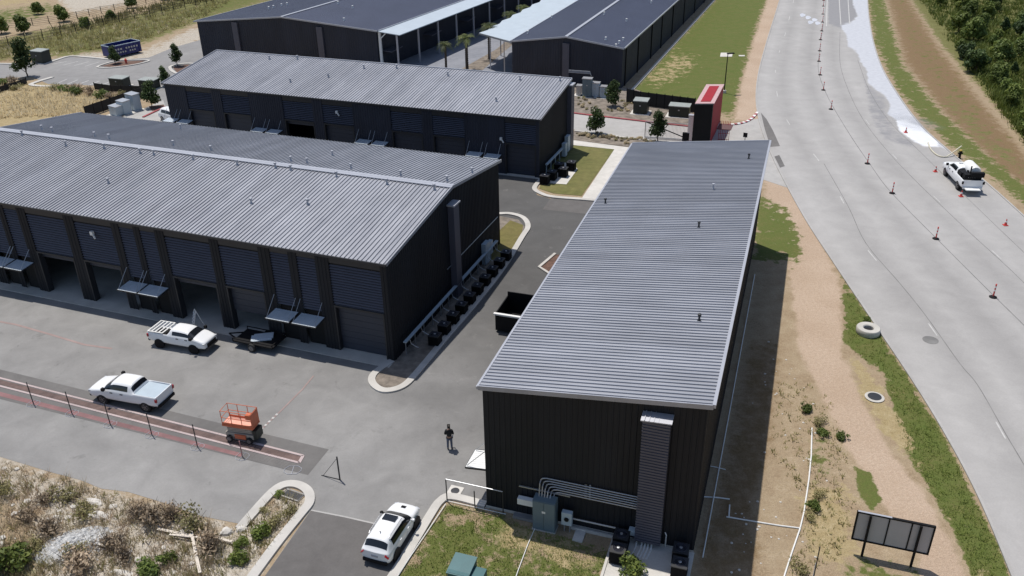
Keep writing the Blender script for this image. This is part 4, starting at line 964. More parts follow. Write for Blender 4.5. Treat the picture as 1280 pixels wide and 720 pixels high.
for s in (-1, 1):
    b = MB(); b.tube([(-1.45, s*.60, 1.60), (-1.3, s*.62, 1.66), (-.1, s*.63, 1.68), (.15, s*.62, 1.63)], .022, 6); b.build('roof_rail', m_steel, SV)
    b = MB(); b.lathe([(.02, -.09), (.085, -.06), (.095, .03), (.05, .1)], (.78, s*1.0, 1.05), 10, 'y'); b.bar((.8, s*.82, 1.02), (.78, s*.96, 1.03), .06); b.build('mirror', m_carwhite if s < 0 else m_black, SV, True)
    b = MB(); b.bar((-2.03, s*.83, .78), (-2.10, s*.66, .98), .05, .22, (1, 0, .2)); b.build('tail_light', m_redlamp, SV)
    b = MB(); b.bar((1.99, s*.79, .70), (2.10, s*.55, .72), .05, .14, (0, 0, 1)); b.build('headlight', m_lamp, SV)
    for x in (-.75, .2): b = MB(); b.box(x, x+.2, s*.895-.02, s*.895+.02, .86, .90); b.build('door_handle', m_carwhite, SV)
b = MB(); b.box(-2.20, -2.02, -.72, .72, .28, .48); b.build('bumper', m_black, SV)
b = MB(); b.box(-2.155, -2.12, -.20, .20, .68, .80); b.build('number_plate', m_cap, SV)
b = MB(); b.add([(1.50, -.13, 1.045), (1.50, .16, 1.045), (1.72, .16, 1.01), (1.72, -.13, 1.01)], [(0, 1, 2, 3)]); b.build('hood_dark_patch', m_black, SV)  # flat dark rectangle laid on the hood
b = MB(); b.bar((-1.2, 0, 1.65), (-1.3, 0, 1.76), .03, .05); b.build('antenna', m_black, SV)

def pickup(label, loc, rz, group, L_=5.8, W_=2.0, H_=1.92, kind='cover', wb=3.6, r=.41, sc_=1.):
    t = thing('pickup_truck', label, 'pickup truck', loc, rz, group); t.scale = (sc_,)*3
    k = W_/2; f = L_/2; bl = 1.22; bt = 1.34
    cabb = -f+ (2.0 if kind != 'crew' else 1.85)                     # cab back
    def S(x, w_, zb, belt, p5, p6, p7, p8): return (x, [(0, zb), (w_*.8, zb), (w_*.97, zb+.12), (w_, (zb+belt)/2), (w_*.985, belt), p5, p6, p7, p8])
    bed = ((k*.93, bt), (k*.88, bt), (k*.84, .86), (0, .86))
    top = ((k*.93, bt), (k*.88, bt), (k*.5, bt), (0, bt))
    cabr = lambda dz=0: ((k*.90, bl+.10), (k*.74, H_-.12+dz), (k*.5, H_-.01+dz), (0, H_+dz))
    st = [S(-f, k*.93, .60, bl, *top), S(-f+.03, k*.97, .50, bl, *top), S(-f+.09, k*.98, .50, bl, *top), S(-f+.11, k*.98, .50, bl, *bed), S(-f+.4, k, .45, bl, *bed),
          S(cabb-.14, k, .42, bl, *bed), S(cabb-.12, k, .42, bl, *top), S(cabb-.08, k, .42, bl, *((k*.91, bl+.09), (k*.84, bl+.14), (k*.5, bl+.15), (0, bl+.15))),
          S(cabb+.10, k, .40, bl, *cabr(-.05)), S(cabb+.25, k, .40, bl, *cabr()), S(cabb+1.05, k, .40, bl, *cabr(.01)), S(cabb+1.55, k, .40, bl, *cabr(-.03)), S(cabb+1.72, k, .40, bl, *cabr(-.08)),
          S(cabb+2.45, k, .40, bl-.02, (k*.90, bl+.06), (k*.80, bl+.10), (k*.5, bl+.15), (0, bl+.16)), S(cabb+2.62, k, .40, bl-.04, (k*.88, bl+.03), (k*.76, bl+.07), (k*.5, bl+.12), (0, bl+.13)),
          S(f-.35, k*.98, .42, 1.02, (k*.87, 1.10), (k*.74, 1.15), (k*.45, 1.18), (0, 1.19)), S(f-.08, k*.92, .44, .95, (k*.82, 1.02), (k*.70, 1.08), (k*.42, 1.10), (0, 1.11)), S(f, k*.82, .55, .86, (k*.74, .92), (k*.62, .96), (k*.4, .97), (0, .98))]
    g_ = {(7, 6): 1, (7, 7): 1, (12, 6): 2, (12, 7): 2, (9, 5): (3, 4), (10, 5): (3, 4), (11, 5): (3, 4), (12, 5): (3, 4)}
    split_shell(car_shell(st, g_), t, m_carwhite, {1: 'rear_window', 2: 'windscreen', 3: 'side_window', 4: 'side_window'})
    x0 = -wb/2-.05
    for sx in (x0, x0+wb):
        for sy in (-1, 1): wheel(t, sx, sy*(k-.14), r, .27); arch(t, sx, sy*(k-.055), r, sy)
    for s in (-1, 1):
        b = MB(); b.box(cabb+2.15, cabb+2.35, s*(k+.02)-.03 if s > 0 else -(k+.2), s*(k+.2) if s > 0 else -(k-.01), bl+.08, bl+.30); b.build('mirror', m_black, t)
        b = MB(); b.box(-f-.015, -f+.12, s*k*.95-.09, s*k*.95+.04 if s > 0 else s*k*.95+.09, .95, 1.2); b.build('tail_light', m_redlamp if kind != 'service' else m_black, t)
        b = MB(); b.box(f-.22, f-.03, s*k*.80-.12, s*k*.80+.12, .86, 1.0); b.build('headlight', m_lamp, t)
        for x in (cabb+.75, cabb+1.6): b = MB(); b.box(x, x+.22, s*k-.02, s*k+.02, bl-.1, bl-.05); b.build('door_handle', m_black, t)
    b = MB(); b.box(-f-.10, -f+.05, -k*.86, k*.86, .48, .68); b.build('rear_bumper', m_black if kind != 'service' else m_white, t)
    b = MB(); b.box(f-.06, f+.04, -k*.6, k*.6, .60, .90); b.build('grille', m_black, t)
    b = MB(); b.box(f-.1, f+.06, -k*.8, k*.8, .42, .58); b.build('front_bumper', m_trim, t)
    return t, f, k, bt, cabb
fw_, rw_ = G(131, 505), G(181.5, 514.5); hd = AZ(rw_, fw_); mid = (fw_+rw_)/2+U(hd+R(90))*.87
RM, f_, k_, bt_, cb_ = pickup('white full size pickup by the trench drain, facing left with a pale covered bed', mid+Vector((0, 0, .02)), R(90)-hd, 'white pickups on the yard', sc_=.93)
b = MB(); b.box(-f_+.12, cb_-.12, -k_*.82, k_*.82, 1.2, 1.26); b.build('bed_cover', m_cabl, RM)
rw_, fw_ = G(197, 434), G(249, 443); hd = AZ(rw_, fw_); mid = (fw_+rw_)/2-U(hd+R(90))*.80
CL, f_, k_, bt_, cb_ = pickup('white mid size pickup near the open garage bays, facing right with a barred bed rack', mid+Vector((0, 0, .02)), R(90)-hd, 'white pickups on the yard', 5.4, 1.88, 1.8, 'rack', 3.25, .38, .9)
b = MB(); b.box(-f_+.13, cb_-.13, -k_*.82, k_*.82, .90, .93); b.build('bed_liner', m_black, CL)
b = MB()
for i in range(5): x = -f_+.1+i*(1.35/4); b.bar((x, -k_*.9, 1.42), (x, k_*.9, 1.42), .10, .05)
for s in (-1, 1): b.bar((-f_+.05, s*k_*.9, 1.42), (-f_+1.5, s*k_*.9, 1.42), .08, .06)
b.build('bed_rack', m_white, CL)
fw_, rw_ = G(1180.6, 218.5), G(1198, 238); hd = AZ(rw_, fw_); mid = (fw_+rw_)/2+U(hd+R(90))*.87
SV2, f_, k_, bt_, cb_ = pickup('white service truck with a water tank and hoses, parked at the far road edge', mid+Vector((0, 0, .04)), R(90)-hd, None, 6.0, 2.0, 1.95, 'service', 3.7, .43, 1.06)
b = MB(); b.box(-f_+.15, cb_-.15, -k_*.8, k_*.8, .9, 1.15); b.build('bed_liner', m_black, SV2)
b = MB(); b.lathe([(.2, -1.15), (.5, -1.1), (.6, -.9), (.6, .8), (.5, 1.0), (.2, 1.05)], (-.85, -.36, 1.75), 18, 'x'); b.build('water_tank', m_white, SV2, True)
b = MB(); b.lathe([(.36, -.2), (.36, -.17), (.2, -.17), (.2, .17), (.36, .17), (.36, .2)], (-1.9, .1, 1.6), 18, 'y'); b.build('hose_reel', m_black, SV2, True)
b = MB(); b.box(-2.75, -2.1, -.75, .8, 1.1, 1.8); b.box(-2.0, -1.0, .30, .85, 1.1, 1.72); b.box(-2.9, -2.5, -.9, .3, 1.6, 2.05); b.tube([(-2.3, .2, 1.7), (-2.3, .2, 2.5)], .07, 8); b.bar((-2.0, .86, 1.5), (-1.05, .86, 1.5), .1, .3); b.build('pump', m_black, SV2)
b = MB()
for k in range(4): b.tube([(-2.6+.3*k, -.6+.3*k, 1.65), (-2.4+.3*k, -.2+.2*k, 1.95), (-2.2+.2*k, .3, 1.7), (-2.75, .45-.2*k, 1.5)], .035, 6)
b.build('hose', m_steel, SV2)
b = MB(); b.bar((cb_+1., -.5, 2.0), (cb_+1., .5, 2.0), .18, .12); b.build('light_bar', m_white, SV2)
b = MB(); b.box(-f_-.7, -f_-.08, -.55, .75, .55, .63); b.build('tail_step', m_white, SV2)

# ------------------------------------------------------------------ scissor lift
a_, b2_ = G(282, 552), G(317, 557.5); hd = AZ(a_, b2_); mid = (a_+b2_)/2+U(hd-R(90))*.55
SL = thing('scissor_lift', 'orange scissor lift standing over the end of the trench drain', 'scissor lift', mid+Vector((0, 0, .05)), R(90)-hd)
b = MB(); b.box(-.95, .95, -.38, .38, .28, .58); b.build('chassis', m_cream, SL)
for sx in (-.68, .68):
    for sy in (-.47, .47): wheel(SL, sx, sy, .22, .16)
for s in (-1, 1):
    for k in range(4):
        b = MB(); z = .62+k*.11; b.bar((-.85, s*.27, z), (.85, s*.27, z+.09), .06, .07); b.build('scissor_arm', m_cream, SL)
b = MB(); b.box(-1.05, 1.05, -.45, .45, 1.08, 1.2); b.build('platform', m_orange, SL)
b = MB(); b.box(-1.0, 1.0, -.40, .40, 1.2, 1.215); b.build('deck', m_orangel, SL)
b = MB()
for x in (-1.02, -.35, .35, 1.02):
    for y in (-.42, .42): b.tube([(x, y, 1.15), (x, y, 2.2)], .022, 6)
for z in (1.7, 2.2):
    b.tube([(-1.02, -.42, z), (1.02, -.42, z), (1.02, .42, z), (-1.02, .42, z), (-1.02, -.42, z)], .022, 6)
b.build('guard_rail', m_orange, SL)
b = MB()
for y in (-.42, .42): b.box(-1.03, 1.03, y-.012, y+.012, 1.2, 1.36)
b.box(1.0, 1.03, -.42, .42, 1.2, 2.15); b.build('toe_board', m_orange, SL)
b = MB(); b.box(.62, .98, -.36, -.08, 1.75, 2.08); b.build('control_box', m_orange, SL)
b = MB(); b.box(.95, 1.2, -.36, .36, .3, .95); b.build('battery_box', m_tdark, SL)
b = MB(); b.box(-.3, .45, -.46, -.385, .25, .55); b.build('tool_tray', m_orange, SL)

t = thing('step_ladder', 'white step ladder standing by the open bay behind the mid size pickup', 'ladder', G(249, 412)+Vector((0, 0, .02)), R(30))
for s in (-1, 1):
    b = MB()
    for y in (-.25, .25): b.bar((s*.5, y, 0), (0, y*.7, 1.7), .05, .06)
    if s < 0:
        for k in range(6): b.bar((-.5+.07*k+.03, -.24, .25+.24*k), (-.5+.07*k+.03, .24, .25+.24*k), .08, .03)
    b.build('ladder_side', m_white, t)
t = thing('flatbed_trailer', 'low black flatbed trailer with a pale load, in front of the right hand bays', 'trailer', G(326, 431)+Vector((0, 0, .02)), -FB.az)
b = MB(); b.box(-1.7, 1.7, -.9, .9, .45, .55); b.build('deck', m_black, t); b = MB(); b.bar((-1.7, -.9, .75), (1.7, -.9, .75), .06); b.bar((-1.7, .9, .75), (1.7, .9, .75), .06); b.bar((1.7, -.9, .75), (1.7, .9, .75), .06)
for x in (-1.7, 0, 1.7):
    for y in (-.9, .9): b.bar((x, y, .5), (x, y, .78), .05)
b.build('side_rail', m_black, t)
for y in (-1.02, 1.02): wheel(t, 0, y, .32, .2)
b = MB(); b.bar((-1.7, -.5, .45), (-2.7, 0, .45), .08); b.bar((-1.7, .5, .45), (-2.7, 0, .45), .08); b.build('drawbar', m_black, t)
tag(MB().box(-.6, .9, -.5, .4, 0, .05).box(-.4, 1.0, -.3, .5, .05, .09).build('stacked_boards', m_awn, None, False, t.location+Vector((0, 0, .57)), R(10)), 'pale stacked panels lying on the black flatbed trailer', 'boards')

# ------------------------------------------------------------------ person
def skin_mesh(name, pts, edges, mat_, parent, sub=2):
    """pts: list of (co, radius or (rx, ry)); grown with a Skin modifier and baked"""
    me = bpy.data.meshes.new(name); me.from_pydata([p[0] for p in pts], edges, []); o = bpy.data.objects.new(name, me); C.objects.link(o)
    o.modifiers.new('sk', 'SKIN'); 
    if not me.skin_vertices:
        bm = bmesh.new(); bm.from_mesh(me); bm.verts.layers.skin.verify(); bm.to_mesh(me); bm.free()
    for i, p in enumerate(pts):
        sv = me.skin_vertices[0].data[i]; r = p[1]; sv.radius = (r, r) if not isinstance(r, tuple) else r; sv.use_root = (i == 0)
    ss = o.modifiers.new('su', 'SUBSURF'); ss.levels = sub; ss.render_levels = sub
    dg = bpy.context.evaluated_depsgraph_get(); dg.update(); m2 = bpy.data.meshes.new_from_object(o.evaluated_get(dg)); bpy.data.objects.remove(o)
    m2.materials.clear(); m2.materials.append(mat_); m2.polygons.foreach_set('use_smooth', [True]*len(m2.polygons)); m2.name = name
    o2 = bpy.data.objects.new(name, m2); C.objects.link(o2); o2.parent = parent
    return o2
def chain(n0, n): return [(n0+i, n0+i+1) for i in range(n-1)]
PS = thing('person', 'person in black top and grey blue trousers, standing on the yard with a controller', 'person', G(562.5, 561.5)+Vector((0, 0, .02)), R(0))
# local: faces -x..+y (looks up the alley); x right, y forward
P_ = [((0, 0, .95), (.15, .11)), ((0, .0, 1.15), (.135, .10)), ((0, -.01, 1.35), (.17, .11)), ((0, 0, 1.47), (.07, .065)), ((0, .01, 1.54), (.055, .055)), ((0, .025, 1.62), (.075, .09)), ((0, .02, 1.71), (.075, .088)), ((0, .0, 1.76), (.05, .06))]
E_ = chain(0, 8)
for s in (-1, 1):
    n = len(P_)
    P_ += [((s*.19, -.01, 1.42), .06), ((s*.25, -.02, 1.18), .046), ((s*.22, .12, 1.05), .04), ((s*.13, .27, 1.10), .03), ((s*.10, .32, 1.11), (.02, .035)), ((s*.085, .36, 1.12), (.016, .035))]
    E_ += [(2, n)]+chain(n, 6)
    h = len(P_)-1
    for q, (dx, dz, l) in enumerate(((.03, .03, .06), (.01, .025, .07), (-.012, .02, .065), (-.03, .012, .05))):
        n = len(P_); P_ += [((s*(.085-.01), .37+.002*q, 1.12+dz-.03), .009), ((s*(.065-.01), .37+l*.6, 1.12+dz-.035), .008), ((s*.035, .37+l*.55, 1.12+dz-.04), .007)]
        E_ += [(h, n)]+chain(n, 3)
    n = len(P_); P_ += [((s*.075, .33, 1.15), .011), ((s*.05, .35, 1.165), .009)]; E_ += [(h-1, n), (n, n+1)]
    n = len(P_)
    P_ += [((s*.09, 0, .88), (.085, .09)), ((s*.11, .015, .50), .058), ((s*.115, -.015, .27), .052), ((s*.12, -.02, .09), .038), ((s*.125, .06, .045), (.035, .04)), ((s*.13, .16, .03), (.03, .025))]
    E_ += [(0, n)]+chain(n, 6)
BODY = skin_mesh('body', P_, E_, m_skin, PS, 2)
b = MB(); b.lathe([(.005, 0), (.018, -.01), (.012, -.03)], (0, .118, 1.655), 8, 'z'); b.build('nose', m_skin, PS, True)
for s in (-1, 1): b = MB(); b.lathe([(.012, -.012), (.03, -.004), (.03, .006), (.014, .012)], (s*.082, .01, 1.655), 10, 'x'); b.build('ear', m_skin, PS, True)
skin_mesh('hair', [((0, -.012, 1.715), (.094, .104)), ((0, -.015, 1.78), (.07, .08)), ((0, -.05, 1.64), (.08, .066))], [(0, 1), (0, 2)], m_hair, PS, 2)
TS = [((0, 0, .96), (.185, .175)), ((0, 0, 1.16), (.172, .165)), ((0, -.01, 1.34), (.205, .19)), ((0, 0, 1.47), (.115, .10))]; TE = chain(0, 4)
for s in (-1, 1): n = len(TS); TS += [((s*.19, -.01, 1.42), .078), ((s*.25, -.02, 1.18), .062), ((s*.22, .12, 1.05), .054), ((s*.15, .245, 1.09), .045)]; TE += [(2, n)]+chain(n, 4)
skin_mesh('shirt', TS, TE, m_shirt, PS, 2)
TR = [((0, 0, .99), (.175, .165)), ]; TE = []
for s in (-1, 1): n = len(TR); TR += [((s*.09, 0, .86), (.10, .105)), ((s*.11, .015, .50), .075), ((s*.115, -.015, .27), .068), ((s*.12, -.015, .08), .06)]; TE += [(0, n)]+chain(n, 4)
skin_mesh('trousers', TR, TE, m_jeans, PS, 2)
for s in (-1, 1): skin_mesh('shoe', [((s*.12, -.05, .045), (.045, .045)), ((s*.125, .06, .045), (.048, .045)), ((s*.13, .17, .035), (.042, .032))], chain(0, 3), m_black, PS, 2)
RCo = tag(MB().box(-.09, .09, -.04, .04, -.02, .03).box(-.06, .06, .02, .05, .02, .11).build('remote_controller', m_black, None, False, PS.location+Vector((0, .40, 1.11))), 'small dark remote controller held in both hands by the standing person', 'remote controller')

# ------------------------------------------------------------------ temporary fence panels along the trench
m_mesh = mat('galvanised_wire', (.28, .22, .22), .5, .4, .1, 3.)
def fence_panel(label, base, nxt, h, tall=True):
    d = nxt-base; az = AZ(base, nxt); t = thing('temporary_fence', label, 'fence', base, R(90)-az, 'temporary fence panels along the trench'); L_ = d.length
    b = MB(); b.tube([(0, 0, 0), (0, 0, h)], .032, 8); b.build('post', m_pink if 'red' in label else m_trim, t)
    b = MB(); c = [(-.38, -.18, .03), (-.2, -.36, .03), (.2, -.36, .03), (.38, -.18, .03), (.38, .18, .03), (.2, .36, .03), (-.2, .36, .03), (-.38, .18, .03)]
    b.tube(c+[c[0]], .016, 6); b.tube([(0, -.36, .03), (0, .36, .03)], .014, 6); b.build('foot_frame', m_cap, t)
    if tall:
        b = MB(); n = int(L_/.22); hh = h-.1
        for i in range(-int(hh/.22), n):
            for sg in (0, 1):
                x0 = i*.22; a0, a1 = max(0, -x0), min(hh, L_-x0)
                if a1 > a0:
                    p, q = (x0+a0, a0), (x0+a1, a1)
                    if sg: p, q = (L_-p[0], p[1]), (L_-q[0], q[1])
                    b.add([(p[0], 0, p[1]+.08), (q[0], 0, q[1]+.08), (q[0]+.008, 0, q[1]+.08), (p[0]+.008, 0, p[1]+.08)], [(0, 1, 2, 3)])
        b.build('wire_mesh', m_mesh, t)
    return t
FBs = [(42, 505), (90, 517), (138, 531), (190, 544), (247, 559), (303, 571), (366, 588)]
lab = ['leftmost fence post along the trench, on a pale hexagon foot', 'second fence post from the left along the trench, on a pale hexagon foot', 'fence post before the front wheel of the white pickup by the trench', 'fence post in front of the tail of the white pickup by the trench', 'fence post just left of the orange scissor lift, on a pale hexagon foot', 'faded red fence post directly in front of the orange scissor lift']
for i in range(6):
    b0, b1 = G(*FBs[i]), G(*FBs[i+1]); fence_panel(lab[i], b0, b1, 1.75 if i < 5 else 1.2, True)
t = thing('barrier_stand', 'empty pale hexagon fence foot near the end of the trench drain', 'fence foot', G(366, 588), 0)
b = MB(); c = [(-.5, -.15, .03), (-.25, -.36, .03), (.3, -.36, .03), (.5, -.1, .03), (.5, .15, .03), (.25, .36, .03), (-.3, .36, .03), (-.5, .1, .03)]; b.tube(c+[c[0]], .018, 6); b.build('foot_frame', m_cap, t); b = MB(); b.tube([(0, -.36, .03), (0, .36, .03)], .022, 6); b.build('cross_bar', m_cap, t)
t = thing('gate_post', 'lone dark gate post with a slanting wire, above the round kerb nose', 'fence post', G(425, 600), 0)
b = MB(); hh = HT((425, 600), (423, 571)); b.tube([(0, 0, 0), (0, 0, hh)], .045, 8); b.build('post', m_trim, t)
q = G(404, 595)-G(425, 600); b = MB(); b.tube([(0, 0, hh-.1), (q.x, q.y, .03)], .016, 6); b.tube([(q.x*1.1, q.y*1.1, .03), (0, 0, .04)], .025, 6); b.build('brace_wire', m_trim, t)
# fence panel by the front corner of the nearest garage
p0, p1 = G(559, 627), G(629, 643); hh = HT((559, 627), (557, 599)); az = AZ(p0, p1)
t = thing('temporary_fence', 'wire fence panel with a white top rail, at the corner of the nearest garage', 'fence', p0, R(90)-az); L_ = (p1-p0).length
for x in (0, L_*.5, L_): b = MB(); b.tube([(x, 0, 0), (x, 0, hh if x != L_*.5 else hh*.75)], .035, 8); b.build('post', m_trim, t)
b = MB(); b.tube([(0, 0, hh), (L_, 0, hh)], .03, 8); b.build('top_rail', m_steel, t)
b = MB(); b.tube([(-.1, -.02, .08), (L_*1.05, -.02, .08)], .022, 6); b.build('bottom_rail', m_white, t)
# ------------------------------------------------------------------ white ropes and pipes laid on the ground
def line_on_ground(label, cat, name, pix, r=.03, z=.04, m=None):
    P = GP(pix, z); o = P[0].copy(); b = MB(); b.tube([p-o for p in P], r, 6); x = b.build(name, m or m_white, None, False, o); return tag(x, label, cat)
line_on_ground('long white rope lying on the grass edge beside the lawn kerb', 'rope', 'rope', [(492, 728), (512, 697), (535, 663), (557, 630)], .028, .10)
line_on_ground('white rope running across the lawn from the garage wall towards the viewer', 'rope', 'rope', [(671, 655), (660, 680), (648, 712), (640, 735)], .025, .06)
line_on_ground('long white hose lying on the dirt left of the grey sign back', 'hose', 'hose', [(1015, 535), (1014, 570), (1011, 600), (1005, 640), (1000, 661), (990, 690), (981, 718), (975, 740)], .045, .05)
line_on_ground('white pipe branching from the long hose back towards the garage wall', 'pipe', 'pipe', [(999, 660), (975, 657), (950, 653), (908, 646)], .04, .05)
line_on_ground('short white pipe stub standing off the shaded ground by the garage wall', 'pipe', 'pipe', [(911, 646), (912, 631)], .04, .05)
line_on_ground('white pipe leading from the garage wall to the shaded dirt', 'pipe', 'pipe', [(880, 621), (897, 622), (912, 624)], .04, .05)
line_on_ground('thin white pipe highest of those leading off the right garage wall', 'pipe', 'pipe', [(884, 582), (895, 584), (907, 587)], .03, .05)
P = [FA.at(WA+.55, y, .10) for y in (-.3, 8, 16, 24, 33)]; b = MB(); b.tube([p-P[0] for p in P], .032, 6); tag(b.build('pipe', m_white, None, False, P[0]), 'straight white tube as the lit slab edge at the foot of the right garage wall', 'pipe')  # added tube imitates the lit edge of the slab with white paint

# ------------------------------------------------------------------ sign seen from behind, posts, concrete ring, manholes
b0, b1 = G(1077, 693), G(1138, 706); az = AZ(b0, b1); L_ = (b1-b0).length
SG = thing('sign_board', 'grey back of a black framed sign board on two black posts, beside the dirt track', 'sign', b0, R(90)-az)
zt = HT((1138, 706), (1147, 639)); zb = .95; zt = 2.75
x0, x1 = -.62, L_+.62
b = MB(); b.box(x0, x1, -.02, .03, zb, zt); b.build('panel', m_sign, SG)
b = MB()
for z in (zb, zt): b.box(x0-.04, x1+.04, -.06, .07, z-.04, z+.04)
for x in (x0, x1): b.box(x-.04, x+.04, -.06, .07, zb+.04, zt-.04)
b.build('frame', m_black, SG)
for x in (.38*L_, .83*L_): b = MB(); b.box(x-.03, x+.03, -.055, -.02, zb+.04, zt-.04); b.build('batten', m_black, SG)
for x in (0, L_): b = MB(); b.box(x-.055, x+.055, -.17, -.062, 0, zt-.02); b.build('post', m_black, SG)
b = MB(); b.box(x0, x0+1.6, -.05, .06, zt+.041, zt+.06); b.build('top_strip', m_cap, SG)
t = thing('marker_post', 'thin dark marker post in the weeds at the bottom edge, right of the white hose', 'post', G(1017, 722), 0)
b = MB(); b.tube([(0, 0, 0), (0, 0, HT((1017, 722), (1018, 684)))], .03, 8); b.build('pole', m_trim, t); b = MB(); b.tube([(-.05, 0, .1), (-.05, 0, 1.0)], .015, 6); b.build('white_stripe', m_white, t)
t = thing('concrete_ring', 'thick pale concrete manhole ring lying on the grass strip by the road', 'concrete ring', G(1084.5, 416), 0)
b = MB(); b.lathe([(.36, 0), (.82, 0), (.85, .05), (.85, .42), (.80, .48), (.42, .48), (.36, .42), (.36, 0)], (0, 0, 0), 32); b.build('ring_body', m_conc, t, True); b = MB(); b.lathe([(.0, .2), (.36, .2), (.36, .22), (0, .22)], (0, 0, 0), 20); b.build('inner_lid', m_trim, t)
t = thing('manhole', 'round manhole cover with a pale collar, in the dry grass by the dirt track', 'manhole', G(1093, 497), 0)
b = MB(); b.lathe([(.55, 0), (.62, .06), (.45, .09)], (0, 0, 0), 24); b.build('collar', m_conc, t); b = MB(); b.lathe([(.44, .06), (.44, .10), (.1, .11)], (0, 0, 0), 24); b.build('cover', m_trim, t)
t = thing('manhole', 'dark round manhole cover flush in the concrete road, right of the concrete ring', 'manhole', G(1163, 425.5)+Vector((0, 0, .036)), 0)
b = MB(); b.lathe([(.55, 0), (.55, .008), (.1, .012)], (0, 0, 0), 24); b.build('cover', m_joint, t)
t = thing('manhole', 'small square pale drain cover on the dark asphalt by the nearest garage corner', 'manhole', G(569, 614)+Vector((0, 0, .02)), R(-20))
b = MB(); b.box(-.4, .4, -.4, .4, 0, .02); b.build('frame', m_walk, t); b = MB(); b.lathe([(.25, .02), (.25, .03), (.05, .035)], (0, 0, 0), 20); b.build('cover', m_trim, t)
t = thing('drain_cover', 'rectangular pale drain frame among the weeds inside the round kerb nose', 'drain cover', G(366, 620)+Vector((0, 0, .05)), R(-25))
b = MB(); b.tube([(-.6, -.3, .05), (.6, -.3, .05), (.6, .3, .05), (-.6, .3, .05), (-.6, -.3, .05)], .05, 4); b.build('frame', m_kerb, t); b = MB(); b.box(-.55, .55, -.26, .26, 0, .03); b.build('grate', m_trim, t)
t = thing('utility_box', 'teal green utility box with a stepped lid on the lawn at the bottom edge', 'utility box', G(582, 728), -FA.az)
b = MB(); b.box(-.75, .35, -.5, .75, 0, 1.0); b.build('box_body', m_teal, t); b = MB(); b.box(.36, 1.0, -.55, .45, 0, .8); b.build('side_body', m_teal, t)
b = MB(); slab4(b, ((-.8, -.56, .98), (.38, -.56, .98), (.38, .8, 1.08), (-.8, .8, 1.08)), .05); b.build('lid', m_teal, t)

# ------------------------------------------------------------------ things on the road
def delineator(label, p):
    t = thing('delineator_post', label, 'traffic post', p, 0, 'delineator posts down the road joint')
    b = MB(); b.lathe([(.30, 0), (.30, .06), (.12, .12), (.06, .14)], (0, 0, 0), 8); b.build('base', m_black, t)
    b = MB(); b.lathe([(.06, .12), (.055, 1.1), (.07, 1.15), (.03, 1.2)], (0, 0, 0), 10); po = b.build('post', m_coneo, t)
    for z in (.55, .85): b = MB(); b.lathe([(.064, z), (.062, z+.14)], (0, 0, 0), 10); b.build('reflective_band', m_white, po)
    return t
DP = [(1241, 372), (1169.5, 299), (1115, 242), (1084, 205), (1038.5, 137), (1029, 113), (1025, 94), (1023.5, 77), (1024.5, 64), (1025.5, 50), (1027, 39), (1028, 28), (1028.5, 18), (1029, 8), (1029.5, 1)]
DL = ['nearest striped delineator post on the road joint', 'second nearest striped delineator post on the road joint', 'striped delineator post on the road left of the service truck, third from the near end', 'striped delineator post on the road joint, fourth from the near end']
D0 = None
for i, q in enumerate(DP):
    lb = DL[i] if i < 4 else f'striped delineator post, {ORD[i]} from the near end of the line up the road'
    p = G(*q)+Vector((0, 0, .03))
    D0 = delineator(lb, p) if D0 is None else dup(D0, p, 0, lb)
def cone(label, p):
    t = thing('traffic_cone', label, 'traffic cone', p, 0, 'traffic cones around the service truck')
    b = MB(); b.box(-.2, .2, -.2, .2, 0, .04); b.build('base', m_coneo, t)
    b = MB(); b.lathe([(.14, .04), (.03, .62), (.01, .63)], (0, 0, 0), 14); co = b.build('cone_body', m_coneo, t, True)
    b = MB(); b.lathe([(.096, .30), (.068, .45)], (0, 0, 0), 14); b.build('reflective_band', m_white, co)
    return t
C0 = cone('red cone standing left of the front of the service truck', G(1169, 215)+Vector((0, 0, .04)))
for q, lb in (((1201, 246), 'red cone standing just behind the left rear wheel of the service truck'), ((1256.5, 282), 'red cone standing alone down the road behind the service truck'), ((1132, 166), 'small cone standing in the white foam on the road')): dup(C0, G(*q)+Vector((0, 0, .05)), 0, lb)
P = GP([(1160, 178), (1164, 187), (1172, 194), (1181, 196), (1190, 194), (1200, 190)], .12); P[-1].z = .9; P[-2].z = .5
P = [q for q in spline(P, 4)]; 
for i, q in enumerate(P): q.z = .12 if i < 14 else .12+(i-13)*.1
b = MB(); b.tube([q-P[0] for q in P], .07, 8); tag(b.build('hose', mat('cream_hose', (.62, .58, .45), .5), None, True, P[0]), 'thick cream hose curving off the foam towards the road verge', 'hose')
t = thing('hydrant', 'small dark hydrant with a yellow cap on the verge above the service truck', 'hydrant', G(1199, 198), 0)
b = MB(); b.lathe([(.2, 0), (.2, .06), (.13, .1), (.13, .7), (.17, .74), (.15, .85), (.05, .95)], (0, 0, 0), 12); b.build('barrel', m_black, t, True)
b = MB(); b.lathe([(.09, -.26), (.09, .26)], (0, 0, .6), 10, 'x'); b.build('nozzle', m_black, t); b = MB(); b.lathe([(.13, .86), (.1, .98), (.03, 1.02)], (0, 0, 0), 12); b.build('cap', mat('yellow_cap', (.6, .42, .06), .5), t)
# small road sign by the junction, far left of the road
t = thing('street_lamp', 'black street lamp with a flat head on the lawn above the red entrance tower', 'street lamp', G(905, 116), R(10)); hh = HT((905, 116), (909, 67))
b = MB(); b.tube([(0, 0, 0), (0, 0, hh)], .09, 8, .06); b.build('pole', m_black, t); b = MB(); b.box(-.1, .9, -.18, .18, hh-.05, hh+.08); b.build('lamp_head', m_black, t); b = MB(); b.lathe([(.3, 0), (.3, .35), (.1, .4)], (0, 0, 0), 10); b.build('footing', m_conc, t)
sheet('concrete_pad', [(901, 66), (916, 66), (915, 71), (900, 71)], .03, m_walk)
sheet('concrete_pad', [(923, 69), (931, 69), (931, 70.5), (924, 70.5)], .03, m_walk)
